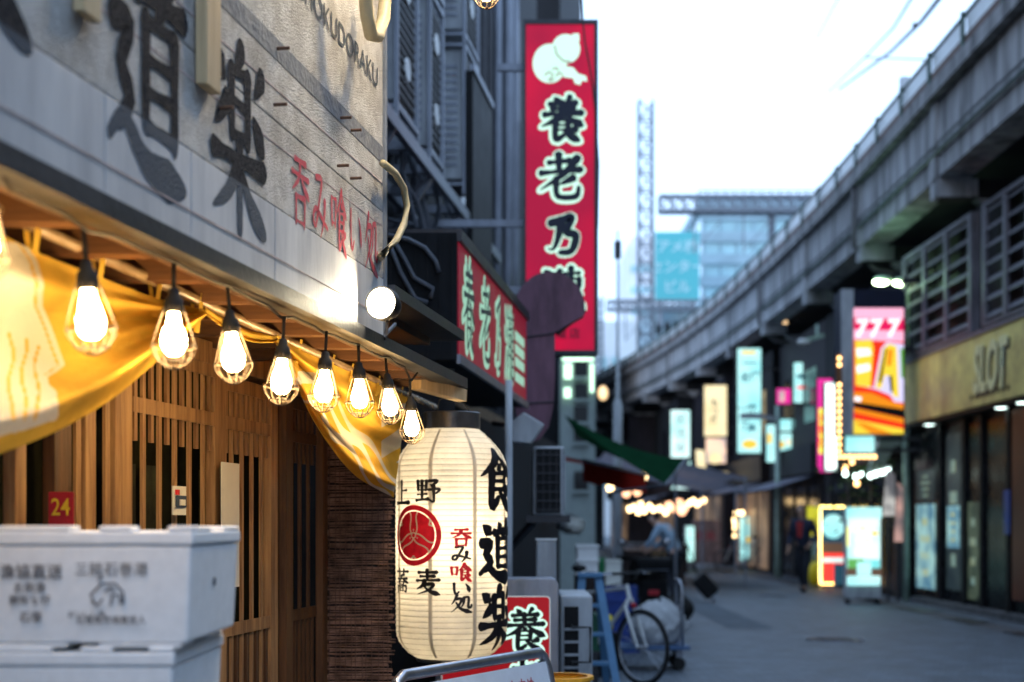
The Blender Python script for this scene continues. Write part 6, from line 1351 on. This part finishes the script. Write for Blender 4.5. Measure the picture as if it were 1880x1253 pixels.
# ------------------------------------------------------------------ people
def skin(name, verts, edges, m, parent, sub=2, root=0):
    me = bpy.data.meshes.new(name); me.from_pydata([v[0] for v in verts], edges, []); o = bpy.data.objects.new(name, me); COL.objects.link(o)
    md = o.modifiers.new('skin', 'SKIN'); md.use_smooth_shade = True
    for i, v in enumerate(verts):
        s = me.skin_vertices[0].data[i]; s.radius = (v[1], v[1]) if not isinstance(v[1], tuple) else v[1]; s.use_root = (i == root); s.use_loose = False
    o.modifiers.new('sub', 'SUBSURF').levels = sub; o.modifiers['sub'].render_levels = sub
    dg = bpy.context.evaluated_depsgraph_get(); me2 = bpy.data.meshes.new_from_object(o.evaluated_get(dg)); bpy.data.objects.remove(o)
    me2.name = name; me2.materials.clear(); me2.polygons.foreach_set('use_smooth', [True]*len(me2.polygons))
    return link(name, me2, m, parent)
def person(lab, p, face, J, top, bottom, hair, shirt=None, hs=1.0):
    # J: joints in the person's own frame (x right, y forward, z up); face: yaw of the forward direction
    t = thing('person', lab, 'person', p); c, s = math.cos(face), math.sin(face); p = Vector(p)
    def w(v): return (p.x+v[0]*c-v[1]*s, p.y+v[0]*s+v[1]*c, p.z+v[2])
    g = lambda k: Vector(J[k]); V = []; E = []
    def ch(pts, start=None):
        prev = start
        for q, r in pts:
            V.append((w(q), r)); i = len(V)-1
            if prev is not None: E.append((prev, i))
            prev = i
        return prev
    ch([(g('pel'), (.15,.11)), (g('pel').lerp(g('chest'), .5), (.125,.1)), (g('chest'), (.15,.11)), (g('neck'), .055), (g('head')-Vector((0,0,.09)), .062), (g('head'), (.078,.092)), (g('head')+Vector((0,0,.09)), (.065,.08))])
    for sd_ in 'LR':
        hh = g('hand'+sd_); el = g('elb'+sd_); sh = g('sho'+sd_); d = (hh-el).normalized(); sx = Vector((1,0,0)) if abs(d.x) < .8 else Vector((0,1,0)); lat = d.cross(sx).normalized()
        k = ch([(sh, .062), (sh.lerp(el,.5), .048), (el, .042), (hh-d*.02, .028), (hh+d*.04, (.036,.022))], 2)
        for f in range(4): ch([(hh+d*.085+lat*(.027-.018*f), .009), (hh+d*(.125-.006*abs(f-1))+lat*(.029-.019*f)+sx*.012, .008), (hh+d*(.15-.008*abs(f-1))+lat*(.029-.019*f)+sx*.03, .007)], k)
        ch([(hh+d*.03+lat*.045, .011), (hh+d*.065+lat*.058+sx*.012, .009)], k)
        kn, an = g('knee'+sd_), g('ank'+sd_); hip = g('hip'+sd_); q = ch([(hip, .09), (hip.lerp(kn,.5), .075), (kn, .056), (kn.lerp(an,.4), .054), (an, .036), (an+Vector((0,.07,-.045)), .036), (an+Vector((0,.17,-.055)), .03)], 0)
    skin('body', V, E, M['skin'], t)
    V.clear(); E.clear()                                            # jacket
    ch([(g('pel')+Vector((0,0,-.06)), (.185,.14)), (g('pel').lerp(g('chest'), .5), (.17,.13)), (g('chest'), (.185,.135)), (g('neck')-Vector((0,0,.02)), .075)])
    for sd_ in 'LR':
        hh = g('hand'+sd_); el = g('elb'+sd_); sh = g('sho'+sd_); ch([(sh, .085), (sh.lerp(el,.5), .07), (el, .062), (el.lerp(hh,.85), .05)], 2)
    skin('jacket', V, E, M[top], t)
    V.clear(); E.clear()
    ch([(g('pel')+Vector((0,0,.03)), (.16,.12)), (g('pel')-Vector((0,0,.08)), (.16,.12))])
    for sd_ in 'LR':
        hip, kn, an = g('hip'+sd_), g('knee'+sd_), g('ank'+sd_); ch([(hip, .105), (hip.lerp(kn,.5), .09), (kn, .074), (kn.lerp(an,.5), .068), (an+Vector((0,0,.02)), .06)], 1)
    skin('trousers', V, E, M[bottom], t)
    for sd_ in 'LR':
        an = g('ank'+sd_); V.clear(); E.clear(); ch([(an+Vector((0,-.03,-.03)), .045), (an+Vector((0,.06,-.045)), .048), (an+Vector((0,.18,-.055)), .04)]); skin('shoe', V, E, M['black'], t)
    hd = g('head'); V.clear(); E.clear(); ch([(hd+Vector((0,-.05,-.03)), (.07,.06)), (hd+Vector((0,-.03,.05)), (.09,.085)), (hd+Vector((0,.01,.11)), (.075,.07))]); skin('hair', V, E, M[hair], t)
    hz = hd+Vector((0,.08,0))
    for k in (-1, 1):
        MB().ball(w(hz+Vector((.032*k,.008,.005))), .0115, 8).build('eye', M['whitepaper'], t, smooth=True); MB().ball(w(hz+Vector((.032*k,.017,.005))), .006, 6).build('iris', M['black'], t, smooth=True); MB().ball(w(hd+Vector((.08*k,.0,-.01))), .026, 8, .5, .8, 1.2).build('ear', M['skin'], t, smooth=True)
    MB().ball(w(hz+Vector((0,.022,-.025))), .016, 8, .8,1,1.4).build('nose', M['skin'], t, smooth=True); MB().ball(w(hz+Vector((0,.008,-.062))), .02, 8, 1.2,.5,.35).build('mouth', M['redshirt'], t, smooth=True)
    if shirt: MB().prism([w(g('chest')+Vector(q)) for q in ((-.07,.135,.12),(.07,.135,.12),(.04,.15,-.2),(-.04,.15,-.2))], w((0,.01,0)) and (Vector(w((0,.012,0)))-p)).build('shirt_front', M[shirt], t)
    return t
J2 = {'pel':(0,0,.93),'chest':(.02,.03,1.32),'neck':(.02,.05,1.52),'head':(.03,.09,1.68),'shoL':(-.19,.03,1.42),'shoR':(.22,.03,1.42),'elbL':(-.27,-.02,1.14),'elbR':(.29,-.05,1.15),'handL':(-.2,.2,.98),'handR':(.28,.1,.9),'hipL':(-.09,0,.9),'hipR':(.09,0,.9),'kneeL':(-.1,.16,.5),'kneeR':(.1,-.02,.5),'ankL':(-.1,.2,.09),'ankR':(.1,-.3,.12)}
p = gnd(1475, 1087); person('man in a dark jacket and red shirt walking past the yellow bag', (p.x, p.y, 0), R(150), J2, 'suit', 'denim', 'hair', 'redshirt')
J1 = {'pel':(0,-.08,.9),'chest':(.0,.16,1.22),'neck':(0,.28,1.38),'head':(0,.36,1.5),'shoL':(-.19,.2,1.33),'shoR':(.19,.2,1.33),'elbL':(-.24,.32,1.07),'elbR':(.24,.3,1.06),'handL':(-.12,.5,.98),'handR':(.14,.5,.94),'hipL':(-.09,-.08,.87),'hipR':(.09,-.08,.87),'kneeL':(-.1,.04,.48),'kneeR':(.1,.02,.48),'ankL':(-.11,-.06,.09),'ankR':(.11,-.04,.09)}
p = gnd(1236, 1105); person('person in a pale blue jacket bending over the left stall', (p.x, p.y, 0), R(62), J1, 'jacket', 'denim', 'hair')
t = thing('shoulder_bag', 'black oblong bag slung low beside the person in the pale jacket', 'bag', at(1296, 1098, 25.5)); a = gnd(1296, 1100)
MB().bar(at(1281,1060,25.5), at(1310,1093,25.5), .3, .2, (0,1,0)).build('bag_body', M['black'], t, bevel=.05); MB().tube([at(1281,1058,25.5), at(1270,1020,25.6), at(1255,985,25.8)], .012, 6).build('strap', M['black'], t)
MB().tube([at(1310,1098,25.5), (at(1310,0,25.5).x, 25.5, 0)], .02, 6).build('wheel_leg', M['dark_metal'], t)
